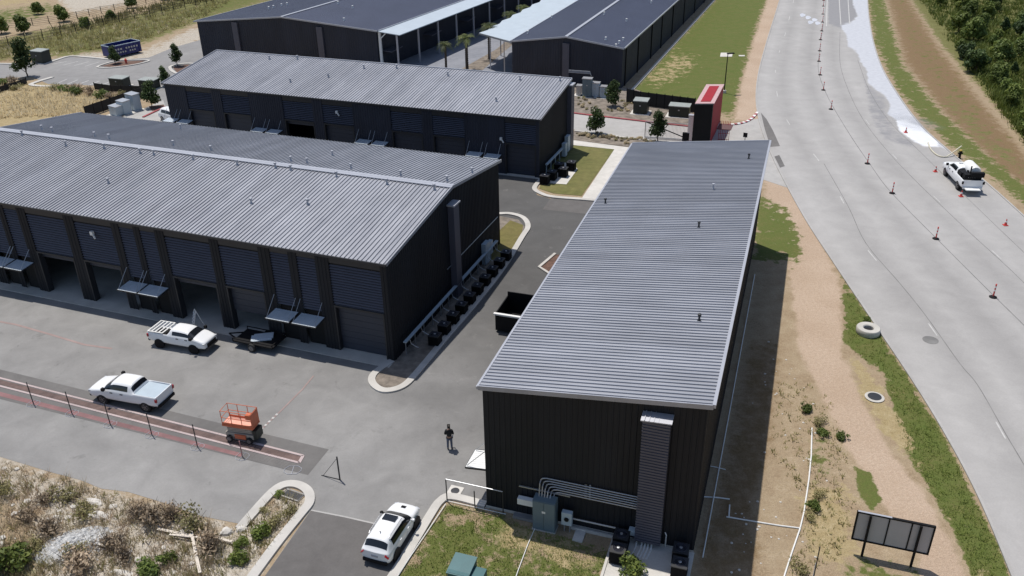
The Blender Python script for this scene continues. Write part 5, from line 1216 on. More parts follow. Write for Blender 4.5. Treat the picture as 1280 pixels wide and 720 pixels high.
# entrance tower
b0, b1 = G(864, 183), G(890, 183); az = AZ(b0, b1); wT = (b1-b0).length; hT = HT((864, 183), (870, 131))
o1 = G(871, 130, hT); o2 = G(886, 104.5, hT); dT = (o2-o1); dT = Vector((dT.x, dT.y, 0)); ly = dT.length
TW = thing('entrance_tower', 'tall black and red entrance tower with a pale top, by the access road', 'tower', b0, R(90)-az); aT = AZ(b0, b1)-R(90)
dyv = (math.sin(AZ(o1, o2)-aT)*ly, math.cos(AZ(o1, o2)-aT)*ly)
wT = (G(893, 131, hT)-G(870, 130, hT)).length
def quadprism(pts, z0, z1): b = MB(); b.prism(pts, z0, z1); return b
dx, dy = dyv
quadprism([(0, 0), (wT, 0), (wT+dx*.06, dy*.06), (dx*.06, dy*.06)], 0, hT).build('front_slab', m_black, TW)
quadprism([(dx*.06, dy*.06+.01), (wT+dx*.06, dy*.06+.01), (wT+dx, dy), (dx, dy)], 0, hT-.12).build('side_body', m_red, TW)
quadprism([(dx*.06-.06, dy*.06+.02), (wT+dx*.06+.06, dy*.06+.02), (wT+dx+.06, dy+.05), (dx-.06, dy+.05)], hT-.11, hT-.01).build('top_frame', mat('dusty_pink_coping', (.52, .34, .34), .6), TW)
quadprism([(dx*.14+wT*.22, dy*.14), (wT*.78+dx*.14, dy*.14), (wT*.78+dx*.9, dy*.9), (wT*.22+dx*.9, dy*.9)], hT, hT+.03).build('top_panel', m_red, TW)
quadprism([(wT+.02, dy*.1), (wT+dx+.03, dy*1.0), (wT+dx+.1, dy*1.0), (wT+.09, dy*.1)], 0, .35).build('base_strip', m_pinkw, TW)
t = thing('gate_column', 'slim white column at the left side of the black entrance tower', 'column', G(862, 176), -R(19)); b = MB(); b.box(-.3, .3, -.25, .25, 0, 3.1); b.build('shaft', m_white, t); b = MB(); b.box(-.34, .34, -.29, .29, 3.1, 3.2); b.build('cap', m_cap, t)
# maroon plate sign on a rack of bars
t = thing('plate_sign', 'tilted maroon plate on a rack of thin red bars, right of the entrance tower', 'sign', G(904, 176), R(-12))
b = MB(); slab4(b, ((-.95, -.35, 1.55), (.75, -.35, 1.5), (1.0, .35, 1.95), (-.6, .35, 2.0)), .08); b.build('plate', mat('maroon_plate', (.09, .02, .025), .5), t)
for i in range(7):
    x = -.6+i*.2; b = MB(); b.tube([(x, 0, 0), (x, 0, 1.5), (x+.05, .5, 2.3)], .03, 6); b.build('bar', m_red, t)
b = MB(); b.tube([(-.65, 0, .15), (.65, 0, .15)], .03, 6); b.tube([(-.65, 0, .9), (.65, 0, .9)], .03, 6); b.build('cross_bar', m_red, t)
t = thing('warning_sign', 'small black sign on a short post at the mouth of the access road', 'sign', G(931, 176), R(-30)); b = MB(); b.tube([(0, 0, 0), (0, 0, .8)], .04, 6); b.build('post', m_black, t); b = MB(); b.box(-.25, .25, -.06, -.03, .45, 1.0); b.build('plate', m_black, t)
# sliding gate behind the near garage
p0, p1 = G(806, 172), G(866, 176); az = AZ(p0, p1); L_ = (p1-p0).length; hh = 2.0
t = thing('sliding_gate', 'grey mesh sliding gate with a diagonal brace, left of the entrance tower', 'gate', p0, R(90)-az)
b = MB()
for i in range(int(L_/.16)): b.box(i*.16, i*.16+.025, -.015, .015, .1, hh)
b.build('bars', m_steel, t)
b = MB(); b.bar((0, 0, hh), (L_, 0, hh), .08); b.bar((0, 0, .1), (L_, 0, .1), .08); b.bar((0, 0, 0), (0, 0, hh), .1); b.bar((L_, 0, 0), (L_, 0, hh), .1); b.build('gate_frame', m_steel, t)
b = MB(); b.bar((0, -.06, hh), (L_*.8, -.06, .4), .1); b.build('brace', m_black, t); b = MB(); b.box(L_*.78, L_*.92, -.35, .0, .1, 1.0); b.build('motor_box', m_black, t)
# dark screen fence by the lawn
def post_fence(name, label, pix, h, mm, pm, npost, group=None, thick=.03, name_panel='screen'):
    P = GP(pix); o = P[0].copy(); t = thing(name, label, 'fence', o, 0, group); tot = sum((b-a).length for a, b in zip(P[:-1], P[1:])); acc = 0; k = 0
    b = MB(); b.ribbon([p-o for p in P], -thick/2, thick/2, .05, h); b.build(name_panel, mm, t)
    for a, c in zip(P[:-1], P[1:]):
        L_ = (c-a).length; n = max(1, round(npost*L_/tot))
        for i in range(n+(1 if c is P[-1] else 0)):
            p = a.lerp(c, i/n)-o; q = MB(); q.tube([(p.x, p.y, 0), (p.x, p.y, h+.12)], .05, 6); q.build('post', pm, t)
    return t
post_fence('screen_fence', 'black screen fence along the foot of the green lawn, behind the utility boxes', [(783, 128), (800, 132), (830, 136), (868, 141)], 1.9, m_fence, m_black, 9)
post_fence('silt_fence', 'black silt fence behind the pale cabinets, left of the middle garage', [(108, 147), (140, 136), (170, 125), (182, 121)], 1.5, m_fence, m_black, 7)
post_fence('silt_fence', 'black silt fence along the lower edge of the parking lot', [(119, 112), (140, 115), (178, 116), (192, 113)], 1.0, m_fence, m_black, 6)
post_fence('silt_fence', 'short black silt fence by the big tree at the left edge', [(0, 116), (14, 112), (34, 105)], .9, m_fence, m_black, 4)
m_scr = mat('see_through_dark_mesh', (.03, .03, .028), .8)
def wire_fence(label, pix, h, npost, group=None):
    P = GP(pix); o = P[0].copy(); t = thing('field_fence', label, 'fence', o, 0, group); tot = sum((b-a).length for a, b in zip(P[:-1], P[1:]))
    b = MB()
    for z in (h*.25, h*.5, h*.75, h): b.tube([(p-o)+Vector((0, 0, z)) for p in P], .03, 5)
    b.build('wires', m_scr, t); n = npost
    for i in range(n+1):
        s = tot*i/n; 
        for a, c in zip(P[:-1], P[1:]):
            L_ = (c-a).length
            if s <= L_+1e-6: p = a.lerp(c, s/L_)-o; break
            s -= L_
        q = MB(); q.tube([(p.x, p.y, 0), (p.x, p.y, h+.15)], .07, 6); q.build('post', m_scr, t)
wire_fence('dark post and wire fence crossing the field at the upper left, nearer line', [(-40, 68), (10, 60), (45, 52), (78, 46), (130, 33), (190, 22), (260, 4), (330, -14)], 1.9, 22, 'field fences')
wire_fence('low dark fence at the back of the field, farthest upper left line', [(-40, 36), (0, 35), (40, 32), (80, 27), (125, 17), (160, 11), (215, -4)], 1.3, 16, 'field fences')

# ------------------------------------------------------------------ utility boxes, dumpster, far car
def box_unit(name, label, cat, q, az, w_, d_, h, mb_, ml, pad=None, group=None):
    t = thing(name, label, cat, G(*q), -az, group)
    b = MB(); b.box(-w_/2, w_/2, -d_/2, d_/2, .08, h); b.build('box_body', mb_, t)
    b = MB(); slab4(b, ((-w_/2-.06, -d_/2-.06, h+.04), (w_/2+.06, -d_/2-.06, h+.04), (w_/2+.06, d_/2+.06, h+.10), (-w_/2-.06, d_/2+.06, h+.10)), .1); b.build('lid', ml, t)
    b = MB()
    for s in (-1, 1): b.box(s*w_/4-w_/4+.02, s*w_/4+w_/4-.02, -d_/2-.03, -d_/2, .15, h-.08)
    b.build('doors', mb_, t)
    b = MB(); b.poly([(-.1, -d_/2-.035, h*.62), (.1, -d_/2-.035, h*.62), (.1, -d_/2-.035, h*.62+.14), (-.1, -d_/2-.035, h*.62+.14)]); b.build('sticker', m_line, t)
    b = MB(); b.box(-w_/2-.35, w_/2+.35, -d_/2-.45, d_/2+.3, -.02, .08); b.build('pad', pad or m_walk, t)
    return t
a18 = R(19)
box_unit('transformer_box', 'square dark green transformer with a pale lid, by the red kerb and lawn fence', 'transformer', (801, 141), a18, 1.8, 1.6, 1.75, m_tdark, m_tlid, None, 'dark green transformers')
box_unit('transformer_box', 'wide dark green transformer with a pale lid, left of the red entrance tower', 'transformer', (849, 145), a18, 2.6, 1.5, 1.45, m_tdark, m_tlid, None, 'dark green transformers')
box_unit('transformer_box', 'dark green transformer at the lower edge of the parking lot, left one', 'transformer', (151, 107.5), a18, 2.5, 1.6, 1.3, m_tdark, m_tlid, None, 'dark green transformers')
box_unit('transformer_box', 'dark green transformer at the parking lot half behind a small tree', 'transformer', (188, 110), a18, 2.5, 1.6, 1.3, m_tdark, m_tlid, None, 'dark green transformers')
box_unit('transformer_box', 'dark green transformer across the parking lot, near the tall left tree', 'transformer', (53, 78), a18, 2.4, 1.8, 2.0, m_tdark, m_tlid, None, 'dark green transformers')
for i, (q, w_, h, lb) in enumerate((((147, 144), 1.6, 1.3, 'leftmost pale blue cabinet in front of the silt fence'), ((157, 142), 1.5, 1.8, 'middle pale blue cabinet in front of the silt fence'), ((169, 137), 1.7, 2.2, 'tallest pale blue cabinet in front of the silt fence, right end'))):
    box_unit('cabinet', lb, 'cabinet', q, R(35), w_, 1.1, h, m_cabl, m_steel, None, 'pale cabinets by the silt fence')
for q, w_, h, lb, m_ in (((734, 121), 1.3, 2.6, 'tall blue grey cabinet in front of the far garage with the white ridge', m_cab), ((744, 121), 1.2, 2.0, 'pale cabinet in front of the far garage, right of the tall blue grey one', m_cabl), ((754, 122), .9, 1.6, 'smallest pale cabinet in front of the far garage, right end of the row', m_cabl), ((724, 119), .7, 1.4, 'small grey cabinet in front of the far garage, left end of the row', m_steel)):
    box_unit('cabinet', lb, 'cabinet', q, R(20), w_, .7, h, m_, m_steel, None, 'cabinets at the far garage')
t = thing('pipe_rack', 'pale conduit rack standing at the wall of the far garage with the white ridge', 'pipe rack', G(724, 113), -R(20)); b = MB()
for i in range(3): b.tube([(-1.6, 0, 2.5+i*.15), (1.5, 0, 2.5+i*.15), (1.7, 0, 2.3), (1.7, 0, .4)], .05, 6)
b.build('conduits', m_steel, t)
# blue roll-off container
p0, p1 = G(141, 74), G(178, 65.5); az = AZ(p0, p1); L_ = (p1-p0).length
DU = thing('rolloff_dumpster', 'navy blue open roll off dumpster with faded white lettering, beyond the parking lot', 'dumpster', p0, R(90)-az)
wd = 2.6; hd = 2.0
b = MB(); b.box(0, L_, 0, .08, .25, hd); b.box(0, L_, wd-.08, wd, .25, hd); b.box(0, .08, .08, wd-.08, .25, hd); b.box(L_-.08, L_, .08, wd-.08, .25, hd); b.box(.08, L_-.08, .08, wd-.08, .25, .35); b.build('container', m_blue, DU)
b = MB(); b.bar((0, 0, hd), (L_, 0, hd), .12); b.bar((0, wd, hd), (L_, wd, hd), .12); b.bar((L_, 0, hd), (L_, wd, hd), .12); b.bar((0, 0, hd), (0, wd, hd), .12); b.build('top_rail', m_cabl, DU)
b = MB()
for i in range(7): x = .4+i*(L_-.8)/6; b.box(x-.06, x+.06, -.08, 0, .3, hd-.06)
b.build('ribs', m_blue, DU)
b = MB()
for i in range(9):
    if i in (3,): continue
    x = .7+i*.5; b.box(x, x+.3, -.10, -.085, 1.2, 1.5)
for i in range(8):
    if i == 4: continue
    x = 1.1+i*.45; b.box(x, x+.26, -.10, -.085, .7, .95)
b.build('lettering', m_line, DU)
b = MB()
for x in (.8, L_-.8):
    for y in (.3, wd-.3): b.lathe([(.2, -.1), (.2, .1)], (x, y, .2), 12, 'y')
b.build('rollers', m_black, DU)
# black skip beside the left wall of the nearest garage
c_ = FA.to(G(646, 398, .9)); t = thing('dumpster', 'black open dumpster with a pale front rim, beside the left wall of the nearest garage', 'dumpster', FA.at(c_[0]-.2, c_[1]+.6, .02), -FA.az)
b = MB(); b.box(-1.2, 1.2, -1.5, -1.42, .15, 1.5); b.box(-1.2, 1.2, 1.42, 1.5, .15, 1.9); b.box(-1.2, -1.12, -1.42, 1.42, .15, 1.6); b.box(1.12, 1.2, -1.42, 1.42, .15, 1.6); b.box(-1.12, 1.12, -1.42, 1.42, .15, .25); b.build('container', m_black, t)
b = MB(); b.box(-1.3, 1.3, -1.62, -1.40, 1.5, 1.62); b.build('front_rim', m_white, t)
b = MB()
for x in (-.9, .9):
    for y in (-1.1, 1.1): b.lathe([(.15, -.06), (.15, .06)], (x, y, .15), 10, 'y')
b.build('rollers', m_rubber, t)
ws = thing('parked_car', 'white car half hidden behind the left end of the middle garage', 'car', G(218, 151)+Vector((0, 0, .02)), R(-35)); split_shell(car_shell(SUV_ST, gl), ws, m_carwhite, {1: 'rear_window', 2: 'windscreen', 3: 'side_window', 4: 'side_window'})
for sx in (-1.28, 1.30):
    for sy in (-1, 1): wheel(ws, sx, sy*.79, .34, .22)
t = thing('hydrant', 'small red hydrant on the oval island of the parking lot', 'hydrant', G(158, 79.5), 0); b = MB(); b.lathe([(.2, 0), (.15, .1), (.15, .6), (.2, .66), (.05, .85)], (0, 0, 0), 10); b.build('barrel', m_coneo, t, True); b = MB(); b.lathe([(.08, -.25), (.08, .25)], (0, 0, .5), 8, 'x'); b.build('nozzle', m_coneo, t)
t = thing('waste_bin', 'dark upright bin on the little lawn beside the nearest garage', 'bin', G(768, 232), -R(19)); b = MB(); b.box(-.35, .35, -.35, .35, 0, 1.1); b.build('bin_body', m_black, t); b = MB(); b.box(-.38, .38, -.38, .38, 1.1, 1.18); b.build('bin_lid', m_tlid, t)
# ------------------------------------------------------------------ vegetation
lm_dark = leaf_mat('dark_green_leaves', (.030, .055, .018), (.085, .125, .036))
lm_mid = leaf_mat('mid_green_leaves', (.060, .098, .022), (.19, .24, .058))
lm_lite = leaf_mat('light_green_leaves', (.085, .13, .026), (.24, .28, .065))
lm_olive = leaf_mat('olive_leaves', (.18, .165, .065), (.40, .36, .17))
lm_brown = leaf_mat('dry_brown_leaves', (.27, .205, .14), (.52, .41, .29), .25)
lm_straw = leaf_mat('straw_grass', (.42, .345, .21), (.68, .60, .43), .35)
lm_palm = leaf_mat('palm_leaves', (.06, .085, .025), (.18, .20, .06))
def leaf_mesh(name, C_, Rr, n, leaf, m, seed, flat=.8, fill=.35, asp=1.5):
    """leaves spread through lobes: C_ list of centres, Rr radii"""
    g = np.random.default_rng(seed); k = g.choice(len(C_), n, p=np.array(Rr)**2/np.sum(np.array(Rr)**2))
    d = g.normal(size=(n, 3)); d /= np.linalg.norm(d, axis=1)[:, None]
    r = np.where(g.random(n) < fill, g.random(n)**.5, .8+.28*g.random(n))
    P = np.array(C_)[k]+d*(np.array(Rr)[k]*r)[:, None]*np.array([1, 1, flat])
    P[:, 2] = np.maximum(P[:, 2], .05)
    nv = d+g.normal(size=(n, 3))*.7+np.array([0, 0, .4]); nv /= np.linalg.norm(nv, axis=1)[:, None]
    t = np.cross(nv, g.normal(size=(n, 3))); t /= np.linalg.norm(t, axis=1)[:, None]; b_ = np.cross(nv, t)
    s = leaf*(.6+.8*g.random(n))[:, None]; t = t*s*asp/2; b_ = b_*s/2
    V = np.stack([P-t, P+b_*.9-t*.1, P+t, P-b_*.9-t*.1], 1).reshape(-1, 3)
    me = bpy.data.meshes.new(name); me.vertices.add(4*n); me.vertices.foreach_set('co', V.ravel()); me.loops.add(4*n); me.loops.foreach_set('vertex_index', np.arange(4*n, dtype=np.int32))
    me.polygons.add(n); me.polygons.foreach_set('loop_start', np.arange(0, 4*n, 4, dtype=np.int32)); me.update(calc_edges=True)
    lt = g.random(len(C_)); tone = np.clip(.55*lt[k]+.45*g.random(n), 0, 1)
    a = me.attributes.new('tone', 'FLOAT', 'POINT'); a.data.foreach_set('value', np.repeat(tone, 4).astype(np.float32))
    me.materials.append(m); return me
def lobes(g, n, r, h0, h1, lr, taper=0.):
    C_ = []; Rr = []
    for i in range(n):
        a = g.random()*6.283; z = h0+(h1-h0)*((i+.5)/n); q = r*math.sqrt(g.random())*(1-taper*(z-h0)/(h1-h0+1e-6))
        C_.append((q*math.cos(a), q*math.sin(a), z)); Rr.append(lr*(.7+.6*g.random())*(1-.6*taper*(z-h0)/(h1-h0+1e-6)))
    return C_, Rr
def make_tree(name, seed, H_, r, trunk_h, m, n, leaf, taper=.3, nl=12, tr=.09):
    g = np.random.default_rng(seed); t = thing(name, '-', 'tree')
    C_, Rr = lobes(g, nl, r*.65, trunk_h+.25*(H_-trunk_h)*.6, H_-r*.3, r*.48, taper)
    b = MB(); b.tube([(0, 0, -.05), (.03, .02, trunk_h*.6), (0, .05, trunk_h), (.05, 0, H_*.75)], tr, 8, tr*.35)
    for i in range(0, nl, 2): c = C_[i]; z0 = trunk_h*.8+.3*i/nl; b.tube([(0, .03, z0), (c[0]*.5, c[1]*.5, (z0+c[2])/2+.1), c], tr*.4, 5, tr*.12)
    b.build('trunk', m_bark, t, True)
    o = bpy.data.objects.new('crown', leaf_mesh('crown', C_, Rr, n, leaf, m, seed)); C.objects.link(o); o.parent = t
    return t
protos = {}
def tree(kind, q, h, label, group, rz=None, cat='tree'):
    """kind built once at unit size, then copied"""
    p = G(*q) if not isinstance(q, Vector) else q
    spec = {'oak': (11, 4.0, 1.5, .55, lm_dark, 1700, .19, .65, 18, .08), 'oakb': (12, 4.0, 1.35, .5, lm_dark, 1600, .19, .8, 18, .08),
            'wood_a': (21, 4.2, 2.1, .9, lm_mid, 1900, .36, .35, 16, .13), 'wood_b': (22, 4.2, 2.3, .8, lm_dark, 1900, .38, .3, 16, .13), 'wood_c': (23, 4.0, 1.9, .9, lm_lite, 1600, .36, .4, 14, .12),
            'wood_d': (24, 4.4, 2.2, .8, lm_mid, 1900, .34, .5, 18, .13), 'wood_e': (25, 4.6, 1.4, .6, lm_dark, 1500, .32, .8, 16, .12)}[kind]
    names = {'oak': 'young_tree', 'oakb': 'young_tree'}
    s = h/spec[1]
    if kind not in protos: protos[kind] = make_tree(names.get(kind, 'woodland_tree'), *spec); t = protos[kind]; t.location = p; t.scale = (s,)*3; t.rotation_euler[2] = rz if rz is not None else random.random()*6; t['label'] = label; t['group'] = group
    else: t = dup(protos[kind], p, rz if rz is not None else random.random()*6, label, group, (s*random.uniform(.92, 1.1), s*random.uniform(.92, 1.1), s))
    return t
for i, (kb, q, top, lb) in enumerate((('oak', (745, 168), 131, 'small dark tree at the left end of the planting bed by the access road'), ('oakb', (822, 178), 136, 'small dark tree behind the nearest garage roof, beside the sliding gate'),
                       ('oak', (766, 133), 97, 'small dark tree in front of the corner of the far garage with the white ridge'), ('oakb', (35, 96), 44, 'tall slim tree at the left edge by the parking lot'),
                       ('oak', (144, 80), 55, 'small tree on the oval island in front of the blue dumpster'), ('oakb', (222, 83), 53, 'pointed small tree on the round island left of the middle garage'),
                       ('oakb', (207, 108), 81, 'small tree touching the left end of the middle garage roof'), ('oak', (190, 134), 98, 'dark round tree standing over the red mulch bed beside the white car'))):
    tree(kb, q, HT(q, (q[0], top)), lb, 'young trees around the garages')
# the wood right of the slope
WOODP = [(1150, -60), (1150, 0), (1188, 50), (1226, 102), (1262, 152), (1300, 195), (1420, 262), (1560, 180), (1560, -60)]
xs = RNG.uniform(1130, 1480, 9000); ys = -60+320*RNG.random(9000)**.8; inside = sdf(xs, ys, WOODP) > 0
cand = [G(a, b) for a, b, k in zip(xs, ys, inside) if k]; spots = []
for p in cand:
    px = PIX(p)
    mind = 2.9 if px[1] > 60 else 3.6
    if all((p-q).length > mind for q in spots): spots.append(p)
    if len(spots) > 270: break
wl = {'wood_a': 'bushy mid green tree in the dense wood right of the bare slope', 'wood_b': 'broad dark green tree in the dense wood right of the bare slope', 'wood_c': 'pale yellow green tree in the dense wood right of the bare slope', 'wood_d': 'mid green tree with a narrowing crown in the wood right of the slope', 'wood_e': 'narrow dark green conifer like tree in the wood right of the slope'}
for p in spots:
    if random.random() < .22: continue
    k = random.choices(list(wl), (5, 2, 5, 5, 1))[0]
    tree(k, p, random.uniform(1.9, 4.2), wl[k], 'trees of the wood right of the slope')
# field trees at the upper left
for kb, q, h, lb in (('wood_d', (31, 42), 3.6, 'bushy tree behind the field fence, left of the pale bare patch'), ('wood_d', (80, 27), 3.4, 'bushy tree behind the field fence, beside the pale bare patch'), ('wood_d', (2, 42), 3.6, 'bushy tree at the very left edge behind the field fence'),
                     ('wood_a', (48, 18), 2.6, 'small bush like tree in the sunny field above the fence'), ('wood_a', (108, 36), 2.4, 'low bushy tree against the field fence, above the dumpster'), ('wood_a', (140, 26), 2.2, 'low bushy tree against the field fence, left of the far garage'), ('wood_d', (165, 10), 3., 'bushy tree at the top edge above the field fence'),
                     ('wood_a', (206, 0), 2.8, 'bushy tree at the top edge, nearest to the far garage')):
    tree(kb, q, h, lb, 'field trees at the upper left')
# palms in the courtyard
def make_palm(seed):
    g = np.random.default_rng(seed); t = thing('palm_tree', '-', 'palm tree'); H_ = 4.0
    b = MB(); b.tube([(0, 0, 0), (.04, 0, 1.2), (.02, .03, 2.6), (0, 0, H_-.6)], .17, 9, .13)
    for k in range(14): b.lathe([(.19, .3+k*.22), (.15, .42+k*.22)], (.02, .01, 0), 9)
    b.build('trunk', m_bark, t)
    V = []; F = []; tone = []
    for k in range(26):
        a = g.random()*6.283; el = g.uniform(-.35, 1.2); L_ = g.uniform(1.0, 1.5); d = Vector((math.cos(a), math.sin(a), 0)); n = 7; side = Vector((-d.y, d.x, 0)); tv = g.random()
        pts = []
        for i in range(n):
            s = i/(n-1); pts.append(Vector((0, 0, H_-.6))+d*(L_*s*math.cos(el))+Vector((0, 0, L_*(s*math.sin(el)-.55*s*s))))
        for i in range(n-1):
            w0 = .30*math.sin(math.pi*min(1, .15+i/(n-1)*.9)); 
            for sg in (-1, 1):
                for j in range(3):
                    p = pts[i].lerp(pts[i+1], j/3); q = p+side*sg*w0*1.5+d*.12-Vector((0, 0, .10)); o = len(V)
                    V += [p, p+(pts[i+1]-pts[i])*.2, q]; F.append((o, o+1, o+2)); tone += [tv]*3
    me = bpy.data.meshes.new('fronds'); me.from_pydata([tuple(v) for v in V], [], F); a = me.attributes.new('tone', 'FLOAT', 'POINT'); a.data.foreach_set('value', tone); me.materials.append(lm_palm)
    o = bpy.data.objects.new('fronds', me); C.objects.link(o); o.parent = t
    return t
PM = None
for q, top, lb in (((557.6, 86), 50, 'nearest palm in the courtyard, left of the other near one'), ((584, 87), 40, 'palm in the courtyard with a dark slim trunk, right of the nearest one'), ((612, 74), 26, 'palm partly behind the white walkway canopy'), ((638, 52), 12, 'palm rising behind the white canopy, farther up the courtyard'), ((654, 40), 4, 'farthest palm at the top edge, behind the white canopy')):
    h = HT(q, (q[0], top)); p = G(*q)
    if PM is None: PM = make_palm(3); PM.location = p; PM.scale = (h/4,)*3; PM['label'] = lb; PM['group'] = 'palms in the courtyard'
    else: dup(PM, p, random.random()*6, lb, 'palms in the courtyard', h/4)
# shrubs
def make_shrub(name, seed, r, h, m, n, leaf, stems=14, nl=9, asp=1.6, fill=.6):
    g = np.random.default_rng(seed); t = thing(name, '-', 'shrub'); C_, Rr = lobes(g, nl, r*.7, h*.25, h*.8, r*.42, .2)
    b = MB()
    for k in range(stems): a = g.random()*6.283; q = r*g.random(); b.tube([(q*.15*math.cos(a), q*.15*math.sin(a), 0), (q*.6*math.cos(a), q*.6*math.sin(a), h*.5), (q*math.cos(a), q*math.sin(a), h*g.uniform(.7, 1.1))], .018, 4, .006)
    b.build('stems', m_bark, t)
    o = bpy.data.objects.new('foliage', leaf_mesh('foliage', C_, Rr, n, leaf, m, seed, .8, fill, asp)); C.objects.link(o); o.parent = t
    return t
SHP = {}
def shrub(kind, q, r, label, group=None, z=0.):
    spec = {'green': ('green_shrub', 41, 1., 1.0, lm_lite, 900, .12), 'olive': ('olive_shrub', 42, 1., .9, lm_olive, 420, .10), 'brown': ('dry_shrub', 43, 1., 1.0, lm_brown, 330, .085, 46, 10, 2.6, .9), 'tuft': ('grass_clump', 44, 1., .8, lm_straw, 500, .16, 6, 6, 4., .8), 'dark': ('dark_shrub', 45, 1., .9, lm_mid, 900, .14)}[kind]
    p = G(*q, 0)+Vector((0, 0, z))
    if kind not in SHP: SHP[kind] = make_shrub(*spec); t = SHP[kind]; t.location = p; t.scale = (r,)*3; t['label'] = label
    else: t = dup(SHP[kind], p, random.random()*6, label, None, (r*random.uniform(.85, 1.15), r*random.uniform(.85, 1.15), r*random.uniform(.8, 1.1)))
    if group: t['group'] = group
    elif 'group' in t.keys(): del t['group']
    return t
for kd, q, r, lb in (('brown', (188, 652), 1.25, 'largest dry brown shrub at the edge of the asphalt, lower left'), ('brown', (170, 643), .8, 'dry brown shrub just left of the largest brown one'), ('brown', (213, 650), .9, 'dry brown shrub between the largest brown one and the olive bush'), ('olive', (242, 655), 1.1, 'olive brown bush at the asphalt edge, left of the crossed boards'),
                     ('brown', (138, 684), 1.0, 'rust brown bush right of the grey gravel heap'), ('brown', (100, 708), 1.2, 'dry brown bush below the grey gravel heap'), ('olive', (96, 690), .8, 'thin olive bush growing on the gravel heap'), ('dark', (192, 712), .8, 'dark weed clump near the bottom edge, left of the standing board'),
                     ('brown', (262, 690), 1.2, 'dark dry brush heap under the long board'), ('green', (300, 700), .62, 'round bright green shrub by the kerb, lowest of the two'), ('green', (303, 683), .5, 'round bright green shrub by the kerb, upper of the two'), ('green', (326, 668), .65, 'wide green weed bush inside the kerb nose, near the broken kerb end'),
                     ('olive', (346, 656), .62, 'olive weed bush against the right arm of the kerb nose'), ('olive', (362, 642), .55, 'small olive weed in the middle of the kerb nose'), ('green', (350, 620), .32, 'smallest green shrub inside the kerb nose, beside the drain frame'), ('olive', (331, 641), .4, 'small olive tuft at the left arm of the kerb nose'),
                     ('green', (212, 700), .5, 'small green weed right of the dark weed clump'), ('green', (16, 712), 1.3, 'large yellow green weed patch in the bottom left corner'), ('olive', (4, 618), .9, 'olive weed at the left edge below the asphalt'), ('olive', (80, 622), .9, 'olive bush just below the asphalt edge, above the gravel heap'), ('olive', (104, 645), .95, 'olive green bush left of the concrete chunks'),
                     ('brown', (55, 628), .7, 'sparse dry shrub left of the olive bush below the asphalt edge'), ('brown', (32, 650), .8, 'sparse dry shrub in the weeds near the left edge'), ('brown', (62, 668), 1.0, 'dry brown bush left of the gravel heap'), ('olive', (40, 690), .8, 'olive weed between the left edge and the gravel heap'), ('brown', (155, 700), .8, 'low dry bush left of the dark weed clump'),
                     ('green', (785, 716), 1.0, 'bright green leafy shrub on the condenser pad at the nearest garage'), ('olive', (1000, 712), .65, 'olive weed bush between the white hose and the marker post'), ('dark', (1082, 401), .4, 'small dark weed behind the concrete ring'),
                     ('olive', (1014, 648), .5, 'olive weed right of the white hose, level with the sign board'), ('dark', (1014, 636), .55, 'dark green weed right of the white hose, above the olive one'), ('olive', (1025, 622), .5, 'olive weed clump in the dry grass left of the sign board'), ('dark', (1006, 512), .5, 'dark weed at the top end of the white hose, left of the track'), ('olive', (1026, 530), .6, 'olive weed clump between the white hose and the dirt track'), ('dark', (1028, 545), .5, 'dark weed clump by the dirt track, upper one'), ('dark', (1054, 548), .5, 'dark weed clump at the very edge of the dirt track')):
    shrub(kd, q, r, lb)
for i in range(34):                                                  # clumps of the long planting bed
    k = i/33; x = 722+k*98+random.uniform(-3, 3); y = 169+k*9+random.uniform(-4, 7)*(.6+.4*math.sin(i))
    shrub('tuft' if i % 3 else 'olive', (x, y), random.uniform(.22, .42), 'small grassy clump in the planting bed between footpath and access road', 'clumps in the long planting bed', .04)
for i in range(26):
    x = 718+random.random()*72; y = 122+random.random()*15+(x-718)*.07
    shrub('tuft' if i % 2 else 'olive', (x, y), random.uniform(.2, .4), 'small clump in the grey bed before the far garage with the white ridge', 'clumps in the bed at the far garage', .03)
for i, (x, y) in enumerate(((70, 112), (82, 113), (95, 114), (105, 115), (128, 121), (140, 124), (152, 122), (6, 106), (16, 106), (22, 112), (90, 118), (112, 119))):
    shrub(('olive', 'dark', 'brown')[i % 3], (x, y), random.uniform(.9, 1.4), ('olive', 'dark green', 'dry brown')[i % 3]+' bush along the lower edge of the parking lot', 'bushes below the parking lot')
